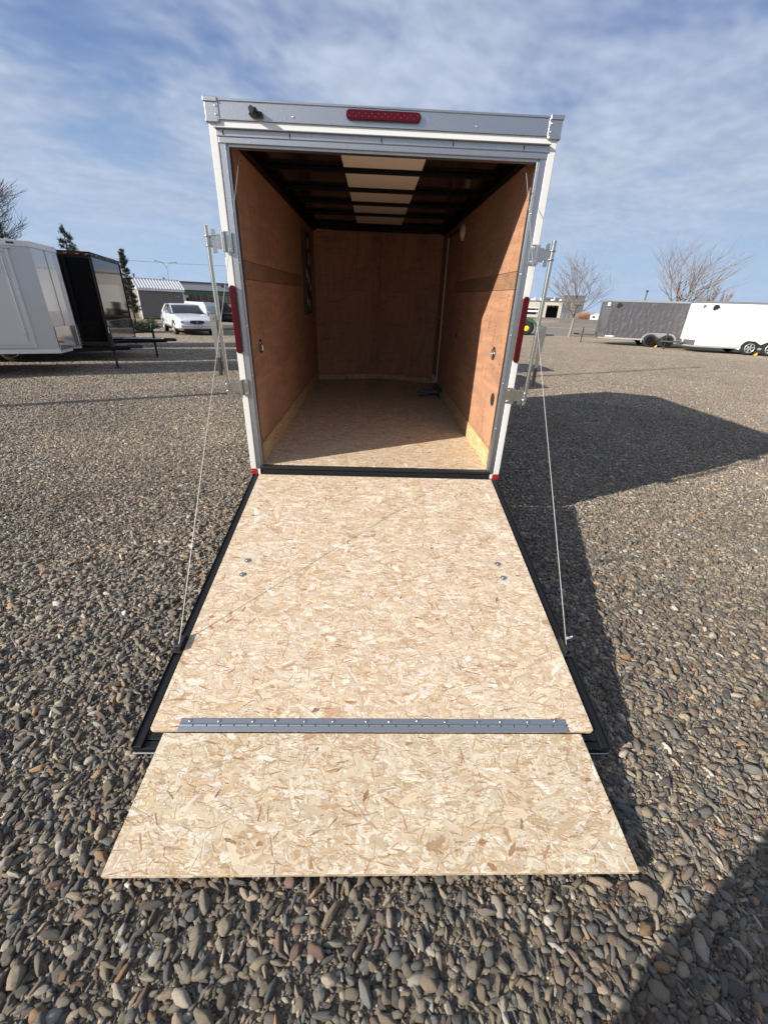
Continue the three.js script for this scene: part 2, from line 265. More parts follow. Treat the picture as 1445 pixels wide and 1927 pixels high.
{ // loose stones near the photographer, thinning out where the sheet takes over
  const root = new THREE.Group(); root.name = 'gravel'; scene.add(root);
  root.userData = { kind: 'stuff', label: 'loose river gravel of grey, tan and brown pebbles covering the lot', category: 'gravel' };
  const r = rng(41), mat = std({ roughness: .72, bumpMap: grainT, bumpScale: .0015, map: blotchT });
  const shapes = [];
  for (let k = 0; k < 8; k++) {
    let g = new THREE.IcosahedronGeometry(1, k < 5 ? 3 : 2); g.deleteAttribute('normal'); g.deleteAttribute('uv'); g = mergeVertices(g, 1e-4);
    const p = g.attributes.position, sx = 1, sy = .52 + .26 * r(), sz = .64 + .26 * r(), o = k * 13.7, amp = k < 5 ? .12 : .24, cuts = [];
    for (let i = 0; i < (k < 5 ? 2 : 7); i++) { const d = V(r() - .5, (r() - .5) * .8, r() - .5).normalize(); cuts.push([d, .62 + .25 * r()]); }
    for (let i = 0; i < p.count; i++) {
      const q = V(p.getX(i), p.getY(i), p.getZ(i)).normalize(); let m = 1 + amp * nz3(q.x * .9 + o, q.y * .9, q.z * .9) + .05 * nz3(q.x * 2.6 + o, q.y * 2.6, q.z * 2.6);
      q.multiplyScalar(m); for (const [d, h] of cuts) { const t = q.dot(d) - h; if (t > 0) q.addScaledVector(d, -t * .85); }
      p.setXYZ(i, q.x * sx, q.y * sy, q.z * sz);
    }
    g.computeVertexNormals(); metricUV(g, k * .37, k * .21); shapes.push(g);
  }
  const dust = (x, z) => .97 + .13 * nz(x * .33, z * .33) + .08 * nz(x * 1.1 + 5, z * 1.1);
  const list = shapes.map(() => []), cx = -.04, cz = 2.87;
  const put = (n, d0, d1, med, spread, lift, fan = 1.86) => {
    for (let i = 0; i < n; i++) {
      const d = Math.sqrt(lerp(d0 * d0, d1 * d1, r())), a = (r() - .5) * fan, x = cx + d * Math.sin(a), z = cz - d * Math.cos(a);
      if (Math.abs(x) < .70 && z < 2.15) continue;
      if (r() < .34 * smooth(.05, .75, nz(x * .55 + 3, z * .55) * .6 + nz(x * 1.7, z * 1.7 + 8) * .5)) continue;   // worn patches where the fines show
      const L = med * Math.exp(spread * (r() + r() + r() - 1.5) * 1.3), k = r() < .74 ? (r() * 5 | 0) : 5 + (r() * 3 | 0);
      list[k].push([x, z, L, lift]);
    }
  };
  put(135000, .22, 3.0, .0070, .84, .26, 2.5); put(60000, .22, 3.0, .0042, .5, .2, 2.5); put(13000, .15, 1.3, .0070, .82, .26, 3.1); put(6000, .15, 1.3, .0048, .5, .2, 3.1);
  put(180000, 3.0, 5.4, .0074, .72, .24, 2.05); put(190000, 5.2, 9.2, .0092, .55, .2); put(110000, 8.5, 13, .0102, .42, .12); put(70000, 12, 19, .0112, .4, .06); put(60000, 17, 30, .0125, .4, .03, 1.6);
  const q = new THREE.Quaternion(), e = new THREE.Euler(), m = new THREE.Matrix4(), c = new THREE.Color();
  shapes.forEach((g, k) => {
    const im = new THREE.InstancedMesh(g, mat, list[k].length); im.name = 'pebbles'; im.userData.kind = 'stuff'; im.castShadow = im.receiveShadow = true;
    list[k].forEach(([x, z, L, lift], i) => {
      e.set((r() - .5) * .5, r() * 6.283, (r() - .5) * .5); q.setFromEuler(e);
      const el = .8 + .45 * r(); m.compose(V(x, L * (lift * r() + .12), z), q, V(L * el, L * (.75 + .4 * r()), L * (1.7 - el))); im.setMatrixAt(i, m);
      const s = stoneColor(r()), v = (.72 + .62 * r()) * (r() < .06 ? 1.35 : 1); im.setColorAt(i, c.setRGB(s[0] * v * 1.09 * dust(x, z), s[1] * v * 1.09 * dust(x, z), s[2] * v * 1.08 * dust(x, z)));
    });
    root.add(im);
  });
}
// highway beyond the lot, with its edge line, far lane line, kerb and the verge behind
const RU = V(.873, 0, .487), RN = V(.487, 0, -.873);
function strip(o0, o1, s0, s1, y0, y1) { const g = bb(s0, s1, y0, y1, -o1, -o0); const m = new THREE.Matrix4().makeBasis(RU, V(0, 1, 0), RN.clone().negate()); return g.applyMatrix4(m); }
const roadT = dataTex(512, 512, (x, y) => { const k = .80 + .10 * nz(x / 5, y / 5) + .08 * nz(x / 40, y / 22) + .06 * nz(x / 1.5, y / 1.5); return [k, k, k]; }, true, [.12, .12]);
structure('road', strip(36.5, 118, -13, 260, -.3, .012), std({ color: lin(.30, .245, .19), map: roadT, roughness: .9 }));
structure('road_line', strip(61.6, 62.5, -13, 260, .013, .020), std({ color: lin(.62, .55, .40), roughness: .8, map: blotchT }));
structure('road_line', strip(87, 88, -13, 260, .013, .020), std({ color: lin(.42, .35, .24), roughness: .8, map: blotchT }));
structure('kerb', strip(118, 121, -13, 300, -.3, .30), std({ color: lin(.16, .145, .13), roughness: .9, map: blotchT }));
structure('verge', strip(121, 330, -60, 500, -.3, .42), std({ color: lin(.24, .205, .15), roughness: .95, map: roadT }));

// ------------------------------------------------------------------ the open cargo trailer (nose up 1.3 degrees on its jack, ramp down on the gravel)
const tr = thing('cargo_trailer', 'open white cargo trailer with plywood lined interior and its rear ramp lowered onto the gravel', 'trailer', [0, 0.042, 0.0005]);
tr.rotation.x = 0.02269;
{
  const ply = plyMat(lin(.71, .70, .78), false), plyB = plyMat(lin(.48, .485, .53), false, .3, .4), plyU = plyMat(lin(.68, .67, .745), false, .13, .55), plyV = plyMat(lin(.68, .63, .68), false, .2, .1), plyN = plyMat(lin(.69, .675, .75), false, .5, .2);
  const floorM = osbMat(lin(.77, .795, .85), .31, .17), kickM = osbMat(lin(.72, .66, .54), .6, .4);
  // skin
  for (const s of [-1, 1]) {
    const X = (a, b) => s > 0 ? [a, b] : [-b, -a];
    part('side_wall', bb(...X(.903, .915), .39, 2.36, -3.54, -.052), M.white, tr);
    const post = part('rear_post', [bb(...X(.876, .9165), .402, 2.334, -.055, 0, .004), bb(...X(.853, .876), .318, .402, -.05, -.001)], M.white, tr);
    part('reflective_tape', bb(...X(.868, .9155), .318, .400, -.05, .002, .002), M.redTape, post);
    part('reflective_tape', bb(...X(.851, .866), .322, .398, -.045, .0012), M.whiteTape, post);
    const jamb = part('door_jamb', [bb(...X(.846, .8745), .405, 2.262, -.05, -.004, .002), bb(...X(.828, .8455), .405, 2.24, -.058, -.012, .002), bb(...X(.8405, .8455), .43, 2.24, -.0115, -.002)], M.alu, tr);
    for (const y of [.75, 1.06, 1.36, 1.70, 2.0]) part('screw', sph(.005, [s * .838, y, -.011], [1, 1, .6], 8, 6), M.chrome, jamb);
    // plywood sheets
    part('wall_panel', bb(...X(.842, .898), .573, 1.618, -2.36, -.06), ply, tr);
    part('wall_panel', bb(...X(.843, .898), 1.621, 1.719, -2.36, -.06), plyB, tr, { label: 'darker strip of plywood across the wall' });
    part('wall_panel', bb(...X(.842, .898), 1.722, 2.272, -2.36, -.06), plyU, tr);
    part('wall_panel', bb(...X(.8425, .898), .573, 2.272, -3.515, -2.366), plyN, tr);
    part('kick_board', bb(...X(.832, .898), .4296, .5685, s > 0 ? -2.40 : -3.50, -.062, .002), kickM, tr);
    part('wall_top_rail', bb(...X(.80, .898), 2.276, 2.358, -3.5, -.06), M.blackDeep, tr);
    // tail lamps
    const lamp = part('tail_lamp', [tf(ext(pill(.0185, .385), .014, .004), [s * .893, 1.39, .001])], M.lens, tr);
    for (let i = 0; i < 17; i++) for (const o of [-1, 1]) if ((i + o) % 2) part('led', sph(.0042, [s * .893 + o * .006, 1.39 - .165 + i * .0206, .0155], [1, 1, .5], 8, 6), M.led, lamp);
    // bar hinge hardware
    const bar = part('lock_bar', [rod([s * .995, .925, .012], [s * .998, 1.868, .012], .0125, .0125, 14), cyl(.0135, .0135, .006, 14, [s * .998, 1.871, .012])], M.zinc, tr);
    for (const y of [1.80, .985]) {
      part('bar_bracket', [bb(...X(.862, .905), y - .052, y + .052, .0025, .0075, .003), bb(...X(.899, .906), y - .05, y + .05, .004, .026, .002), cyl(.008, .008, .1, 12, [s * .912, y, .017]), bb(...X(.917, .945), y - .036, y + .036, .012, .016, .002)], M.zinc, tr);
      part('bar_keeper', [bb(...X(.940, .985), y - .030, y + .030, .010, .015, .003), bb(...X(.949, .974), y - .058, y - .026, .016, .020, .004), bb(...X(.949, .974), y + .026, y + .058, .016, .020, .004), torusAt(.0165, .004, [s * .996, y - .022, .012]), torusAt(.0165, .004, [s * .996, y + .022, .012])], M.zinc, tr);
      for (const dy of [-.036, .036]) part('bolt', [cyl(.0085, .0085, .004, 12, [s * .879, y + dy, .0095], [Math.PI / 2, 0, 0]), sph(.006, [s * .879, y + dy, .0115], [1, 1, .6], 10, 6)], M.chrome, tr);
    }
    const hd = part('bar_handle', [ext2([[s * 1.010, 1.42], [s * 1.046, 1.42], [s * 1.046, 1.372], [s * 1.036, 1.17], [s * 1.016, 1.17], [s * 1.008, 1.372]], .006, [0, 0, .026]), bb(s > 0 ? .99 : -1.03, s > 0 ? 1.03 : -.99, 1.385, 1.415, .008, .026, .004), cyl(.007, .007, .02, 10, [s * 1.028, 1.40, .034], [Math.PI / 2, 0, 0])], M.zinc, tr);
    part('grip', tf(bb(-.012, .012, -.055, .055, -.007, .007, .005), [s * 1.0245, 1.118, .030], [0, 0, s * .03]), M.blackGrip, hd);
    // cable from the corner of the opening to the ramp
    part('ramp_cable', [tube([[s * .868, .158, 1.486], [s * .847, .700, 1.064], [s * .816, 1.475, .466], [s * .788, 2.255, -.1]], .0015, 6, 40), rod([s * .872, .118, 1.50], [s * .867, .172, 1.474], .0050, .0040, 8), torusAt(.010, .003, [s * .872, .115, 1.50])], M.cable, tr);
    part('cable_pulley', [bb(...X(.78, .842), 2.246, 2.268, -.12, -.075, .003), cyl(.016, .016, .008, 14, [s * .788, 2.255, -.09], [0, 0, Math.PI / 2])], M.black, tr);
    // wheels
    const gy = -.0863, wheel = sub('wheel', tr);
    part('tyre', [tf(torus(.262, .080, 14, 36), [s * 1.03, gy + .34, -1.95], [0, Math.PI / 2, 0])], M.rubber, wheel);
    part('rim', [cyl(.20, .20, .13, 24, [s * 1.03, gy + .34, -1.95], [0, 0, Math.PI / 2]), cyl(.06, .05, .16, 16, [s * 1.03, gy + .34, -1.95], [0, 0, Math.PI / 2])], M.aluPlain, wheel);
    const fp = []; for (let i = 0; i <= 14; i++) { const a = Math.PI * i / 14; fp.push([-.43 * Math.cos(a), .40 * Math.sin(a)]); } for (let i = 14; i >= 0; i--) { const a = Math.PI * i / 14; fp.push([-.42 * Math.cos(a), .39 * Math.sin(a)]); }
    part('fender', tf(ext(fp, .22), [s > 0 ? .917 : -1.137, gy + .36, -1.95], [0, Math.PI / 2, 0], [1, 1, 1]).translate(0, 0, 0), M.aluPlain, tr);
  }
  // the nose: two facets meeting at a fold
  part('nose_wall', prism([[-.915, -3.54], [-.903, -3.54], [0, -3.90], [.903, -3.54], [.915, -3.54], [.915, -3.552], [0, -3.915], [-.915, -3.552]], .39, 2.36), M.white, tr);
  for (const s of [-1, 1]) {
    const a = s < 0 ? [[-.841, -3.515], [.028, -3.80], [.028, -3.85], [-.841, -3.55]] : [[.032, -3.80], [.841, -3.515], [.841, -3.55], [.032, -3.85]];
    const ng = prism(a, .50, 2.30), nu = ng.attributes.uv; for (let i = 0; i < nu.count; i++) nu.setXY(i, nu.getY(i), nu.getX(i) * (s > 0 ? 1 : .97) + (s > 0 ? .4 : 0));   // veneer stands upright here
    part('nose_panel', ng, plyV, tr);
    const b = s < 0 ? [[-.83, -3.505], [.03, -3.786], [.03, -3.80], [-.83, -3.518]] : [[.03, -3.786], [.83, -3.505], [.83, -3.518], [.03, -3.80]];
    part('kick_board', prism(b, .4296, .497), kickM, tr);
  }
  part('floor', prism([[-.90, -.045], [.90, -.045], [.90, -3.53], [0, -3.88], [-.90, -3.53]], .40, .4286), floorM, tr);
  part('rear_sill', [bb(-.853, .853, .315, .416, -.05, -.006, .004), bb(-.84, .84, .404, .4225, -.044, .004, .003), bb(-.835, .835, .362, .380, -.004, .045, .004)], M.black, tr);
  part('chassis', [bb(-.90, -.84, .30, .39, -3.5, -.06), bb(.84, .90, .30, .39, -3.5, -.06), ...[-.7, -1.3, -1.9, -2.5, -3.1].map(z => bb(-.84, .84, .32, .395, z - .03, z + .03)), cyl(.03, .03, 2.0, 12, [0, .25, -1.95], [0, 0, Math.PI / 2]), beam([-.7, .34, -3.4], [0, .34, -4.75], .06, .09), beam([.7, .34, -3.4], [0, .34, -4.75], .06, .09)], M.black, tr);
  const jack = part('tongue_jack', [cyl(.03, .03, .62, 14, [0, .50, -4.5]), cyl(.023, .023, .45, 12, [0, .14, -4.5]), cyl(.07, .08, .02, 16, [0, -.085, -4.5])], M.zinc, tr);
  part('crank', [rod([0, .80, -4.5], [.14, .80, -4.5], .008), rod([.14, .80, -4.5], [.14, .70, -4.5], .009)], M.zinc, jack);
  part('coupler', bb(-.05, .05, .32, .41, -4.95, -4.7, .02), M.black, tr);
  // roof, its bows, the side ceiling sheets and the pale centre sheets between the bows
  part('roof', prism([[-.915, 0], [.915, 0], [.915, -3.552], [0, -3.915], [-.915, -3.552]].map(([x, z]) => [x, z === 0 ? -.03 : z]), 2.364, 2.402), M.aluPlain, tr);
  part('header', [bb(-.856, .856, 2.333, 2.4105, -.05, .006, .003), bb(-.856, .856, 2.4045, 2.414, -.05, .011, .002), bb(-.856, .856, 2.3325, 2.3365, -.04, .0085, .001)], M.alu, tr);
  const H = tr.children[tr.children.length - 1];
  for (const s of [-1, 1]) {
    const X = (a, b) => s > 0 ? [a, b] : [-b, -a];
    const cap = part('corner_cap', [bb(...X(.854, .924), 2.322, 2.416, -.075, .010, .003), bb(...X(.857, .928), 2.398, 2.418, -.078, .016, .003), bb(...X(.86, .926), 2.320, 2.334, -.076, .014, .003)], M.alu, tr);
    for (const y of [2.350, 2.384]) part('rivet', sph(.0062, [s * .868, y, .0105], [1, 1, .6], 10, 6), M.chrome, cap);
    part('screw', sph(.0058, [s * .476, 2.356, .0065], [1, 1, .7], 8, 6), M.chrome, H);
  }
  part('white_fascia', bb(-.8755, .8755, 2.266, 2.3315, -.05, -.0005), M.white, tr);
  const drip = part('drip_rail', [bb(-.887, .877, 2.2950, 2.2985, -.002, .026, .001), bb(-.882, .874, 2.268, 2.2948, -.002, .006, .001)], M.alu, tr);
  for (const x of [-.845, -.50, -.02, .36, .74]) part('screw', [bb(x - .003, x + .003, 2.272, 2.290, .006, .009, .001)], M.black, drip);
  part('door_header', [bb(-.874, .874, 2.240, 2.266, -.05, .001, .003), bb(-.846, .846, 2.228, 2.242, -.06, -.012, .002)], M.alu, tr);
  // the hardware on the header
  const bl = part('brake_lamp', tf(ext(pill(.0205, .388, true), .012, .004), [-.012, 2.3755, .0065]), M.lens, tr);
  for (let i = 0; i < 22; i++) part('led', sph(.0055, [-.012 - .173 + i * .0165, 2.3755 + (i % 2 ? .0055 : -.0055), .0208], [1, 1, .5], 8, 6), M.led, bl);
  const cam = part('camera', [bb(-.697, -.655, 2.346, 2.378, .006, .046, .006), cyl(.014, .014, .03, 14, [-.676, 2.3625, .052], [Math.PI / 2, 0, 0])], M.black, tr);
  part('camera_bracket', [bb(-.655, -.632, 2.344, 2.366, .006, .028, .003), cyl(.006, .006, .004, 10, [-.643, 2.355, .032], [Math.PI / 2, 0, 0])], M.black, cam);
  const bows = [-.812, -1.398, -1.956, -2.540, -3.262];
  bows.forEach(z => part('roof_bow', bb(-.80, .80, 2.311, 2.3365, z - .022, z + .022, .003), M.bow, tr));
  const edge = [-.102, ...bows, -3.42];
  for (let i = 0; i < edge.length - 1; i++) {
    part('ceiling_sheet', bb(-.80, -.272, 2.3385, 2.352, edge[i + 1] + .002, edge[i] - .002), M.ceil, tr);
    part('ceiling_sheet', bb(.272, .80, 2.3385, 2.352, edge[i + 1] + .002, edge[i] - .002), M.ceil, tr);
    if (i < edge.length - 2) part('roof_strip', bb(-.27, .27, 2.337, 2.350, edge[i + 1] + .002, edge[i] - .002), M.strip, tr);
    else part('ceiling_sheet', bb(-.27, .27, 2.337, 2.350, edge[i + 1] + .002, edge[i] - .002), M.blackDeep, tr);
  }
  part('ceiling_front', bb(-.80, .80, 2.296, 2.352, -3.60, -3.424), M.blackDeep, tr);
  part('front_rail', bb(-.80, .80, 2.285, 2.352, -.10, -.062), M.blackDeep, tr);
  // side door on the right wall, dome lamp, tie-downs, wiring board
  part('side_door_trim', bb(.828, .842, .43, 2.215, -3.052, -3.030, .002), M.whiteDoor, tr);
  part('side_door_trim', bb(.832, .8435, 2.196, 2.222, -3.03, -2.42, .002), M.black, tr);
  part('door_threshold', [bb(.800, .8435, .4288, .520, -3.03, -2.41, .004)], std({ color: lin(.11, .125, .13), roughness: .5 }), tr);
  const dome = part('dome_lamp', [tf(new THREE.CylinderGeometry(.068, .075, .022, 28).toNonIndexed(), [.833, 2.155, -2.118], [0, 0, Math.PI / 2])], std({ color: lin(.62, .58, .50), roughness: .5 }), tr);
  part('dome_lens', sph(.055, [.822, 2.155, -2.118], [.3, 1, 1], 18, 12), std({ color: lin(.66, .63, .56), roughness: .3 }), dome);
  const tieDown = (s, y, z, ring) => {
    const t = part('tie_down', [tf(new THREE.CylinderGeometry(.046, .046, .006, 26).toNonIndexed(), [s * .8415, y, z], [0, 0, Math.PI / 2], [1, 1, 1])], ring ? M.black : std({ color: lin(.02, .02, .02), roughness: .6 }), tr);
    if (ring) { part('d_ring', [tf(torus(.030, .0055, 10, 24), [s * .832, y - .006, z], [0, Math.PI / 2 - s * .35, 0]), bb(s * .838 - .004, s * .838 + .004, y + .018, y + .032, z - .022, z + .022, .003)], M.chrome, t); part('dish', sph(.034, [s * .8385, y - .006, z], [.16, 1, 1], 16, 10), M.zinc, t); }
  };
  tieDown(-1, 1.21, -.32, true); tieDown(1, 1.21, -.362, true); tieDown(1, .91, -.207, false);
  for (const [s, y, z] of [[1, 1.21, -1.92], [-1, 1.30, -3.25], [-1, 2.02, -3.2]]) part('slot', tf(new THREE.CylinderGeometry(.034, .034, .004, 20).toNonIndexed(), [s * .8412, y, z], [0, 0, Math.PI / 2], [.5, 1, 1]), M.blackGrip, tr);
  const wb = part('wiring_rail', [bb(-.842, -.800, 1.34, 2.165, -2.86, -2.46, .006)], std({ color: lin(.035, .025, .02), roughness: .6 }), tr);
  for (const [y, z, h] of [[1.44, -2.60, .10], [1.62, -2.74, .07], [1.70, -2.58, .09], [1.9, -2.66, .12], [2.05, -2.62, .10]]) part('wire_cover', bb(-.801, -.786, y - h / 2, y + h / 2, z - .05, z + .05, .006), std({ color: lin(.16, .13, .11), roughness: .5 }), wb);
  for (const [y, z] of [[1.49, -2.48], [1.76, -2.50]]) part('tag', bb(-.800, -.7975, y - .05, y + .03, z - .01, z + .012), M.whiteTape, wb);

  // ------------------------------------------------ ramp
  const ramp = sub('ramp_door', tr), A = V(0, .395, .082), B = V(0, .100, 1.845), len = B.distanceTo(A), tilt = Math.atan2(A.y - B.y, B.z - A.z);
  const onRamp = g => tf(g, [0, A.y, A.z], [tilt, 0, 0]);                // local: z along the ramp, y off its top face
  const deckM = osbMat(lin(.77, .795, .88), 0, 0), flapM = osbMat(lin(.75, .785, .85), .37, .53);
  const deckS = []; { const w = .838, c = .010; deckS.push([-w, 0], [w, 0], [w, len - c], [w - c * .3, len - c * .25], [w - c, len], [-w + c, len], [-w + c * .3, len - c * .25], [-w, len - c]); }
  part('deck', onRamp(prism(deckS, -.018, 0, .0015)), deckM, ramp);
  for (const s of [-1, 1]) { const X = (a, b) => s > 0 ? [a, b] : [-b, -a]; part('frame_rail', onRamp(join([bb(...X(.848, .880), -.055, -.012, -.03, len + .055, .003), bb(...X(.880, .8835), -.052, -.005, -.03, len + .055, .001)])), M.blackRail = phy({ color: lin(.006, .006, .0065), roughness: .42, specularIntensity: .7 }), ramp); }
  part('frame_rail', [onRamp(bb(-.879, .879, -.056, -.021, len - .02, len + .025, .003)), onRamp(bb(-.886, .886, -.060, -.026, len + .026, len + .056, .003))], M.blackRail, ramp);
  part('edge_trim', onRamp(bb(-.888, .888, -.0625, -.0545, len + .040, len + .0585, .002)), M.aluPlain, ramp);
  const hs = len - .044, hinge = part('piano_hinge', [onRamp(bb(-.737, .737, .0004, .0030, hs, hs + .024, .0008)), onRamp(tf(bb(-.737, .737, .0005, .0030, 0, .018, .0008), [0, .0018, hs + .031], [.12, 0, 0]))], M.aluGrey = std({ color: lin(.33, .35, .37), metalness: .85, roughness: .42 }), ramp);
  const kn = new THREE.CylinderGeometry(.0052, .0052, .046, 12).toNonIndexed(); metricUV(kn); tf(kn, [0, 0, 0], [0, 0, Math.PI / 2]);
  for (let i = 0; i < 29; i++) { const k = onRamp(tf(kn.clone(), [-.7075 + i * .0505, .0042, hs + .0275])); part('knuckle', k, M.aluGrey, hinge); }
  for (let i = 0; i < 14; i++) part('hinge_bolt', onRamp(sph(.0066, [-.70 + i * .1075 + (i % 4 === 2 ? .02 : 0), .0035, hs + .011 - (i % 5 === 3 ? .004 : 0)], [1, .65, 1], 10, 8)), M.zinc, hinge);
  for (const [x, z] of [[-.702, .955], [-.702, 1.06], [.677, .950], [.683, 1.055]]) { const s = (z - A.z) / Math.cos(tilt); part('bolt', onRamp(join([cyl(.015, .0165, .004, 18, [x, .002, s]), cyl(.0075, .0085, .005, 6, [x, .006, s])])), M.zinc, ramp); }
  for (const s of [-1, 1]) { const X = (a, b) => s > 0 ? [a, b] : [-b, -a]; part('cable_anchor', [onRamp(bb(...X(.848, .853), -.02, .022, 1.375, 1.455, .002)), onRamp(bb(...X(.84, .8845), -.005, -.001, 1.37, 1.46, .001)), onRamp(cyl(.009, .009, .03, 12, [s * .862, .012, 1.435], [0, 0, Math.PI / 2]))], M.black, ramp); }
  part('paper_tag', onRamp(tf(bb(0, .034, -.008, .008, 0, .002), [.876, .012, 1.375], [0, .2, .1])), M.whiteTape, ramp);
  const flap = sub('flap', ramp), fl = Math.hypot(2.266 - 1.855, .098 - .063), ft = Math.atan2(.098 - .063, 2.266 - 1.855);
  flap.name = 'flap_board';
  part('board', tf(prism([[-.783, 0], [.783, 0], [.783, fl], [-.783, fl]], -.017, 0, .0012), [0, .0985, 1.855], [ft, 0, 0]), flapM, flap).name = 'flap_board';
  // three levels at most: the board is the flap itself
  const fb = flap.children[0]; flap.remove(fb); ramp.remove(flap); ramp.add(fb);
}
function pill(r, L, flat) { const p = []; for (let i = 0; i <= 10; i++) { const a = Math.PI * i / 10; p.push([r * Math.cos(a), L / 2 - r + r * Math.sin(a)]); } for (let i = 0; i <= 10; i++) { const a = Math.PI + Math.PI * i / 10; p.push([r * Math.cos(a), -L / 2 + r + r * Math.sin(a)]); } return flat ? p.map(([x, y]) => [-y, x]) : p; }
function torusAt(R, r, p) { return tf(torus(R, r, 8, 18), p, [Math.PI / 2, 0, 0]); }
function ext2(pts, d, p) { return tf(ext(pts, d, .001), p); }
{
  const bag = thing('plastic_bag', 'crumpled clear plastic bag of metal parts on the trailer floor by the side door', 'bag', [.70, .556, -2.62]);
  const r = rng(8), g = new THREE.IcosahedronGeometry(1, 4); const n = createNoise3D(rng(9)), p = g.attributes.position;
  for (let i = 0; i < p.count; i++) { const k = 1 + .45 * n(p.getX(i) * 2, p.getY(i) * 2, p.getZ(i) * 2) + .2 * n(p.getX(i) * 6, p.getY(i) * 6, p.getZ(i) * 6); p.setXYZ(i, p.getX(i) * k * .13, Math.max(-.03, p.getY(i) * k * .045), p.getZ(i) * k * .09); }
  g.computeVertexNormals(); metricUV(g);
  part('film', g.toNonIndexed(), phy({ color: lin(.16, .16, .17), roughness: .3, clearcoat: .5 }), bag);
  part('bracket', [tf(bb(-.09, .09, -.008, .008, -.014, .014, .003), [.06, .012, .09], [0, .4, .1]), rod([-.16, -.01, .12], [.12, .02, .13], .006)], std({ color: lin(.05, .05, .06), metalness: .6, roughness: .4 }), bag);
}

// ------------------------------------------------------------------ the parked trailers (local axes: x forward, z to the right, origin on the ground below the front end of the box)
const bodyPaint = (c, rough, extra = {}) => phy({ color: c, roughness: rough, clearcoat: .6, clearcoatRoughness: .06, ...extra });
function wheelAt(parent, x, z, R, wdt, rimMat, side, rimR = .62) {
  const w = sub('wheel', parent), t = R * .27;
  part('tyre', [tf(torus(R - t, t, 12, 32), [x, R, z], [0, 0, 0], [1, 1, 1]), cyl(R * rimR, R * rimR, .02, 26, [x, R, z + side * wdt * .30], [Math.PI / 2, 0, 0]), cyl(R * .97, R * .97, wdt * .55, 30, [x, R, z], [Math.PI / 2, 0, 0])], M.rubber, w);
  const zf = z + side * wdt * .52, gs = [tf(torus(R * rimR, .020, 8, 28), [x, R, zf]), cyl(R * .2, R * .24, .05, 16, [x, R, zf - side * .01], [Math.PI / 2, 0, 0])];
  for (let k = 0; k < 6; k++) { const a = k * Math.PI / 3 + .2; gs.push(tf(bb(-.034, .034, R * .15, R * rimR * .98, -.012, .012, .006), [x, R, zf - side * .015], [0, 0, a])); }
  part('rim', gs, rimMat, w);
  return w;
}
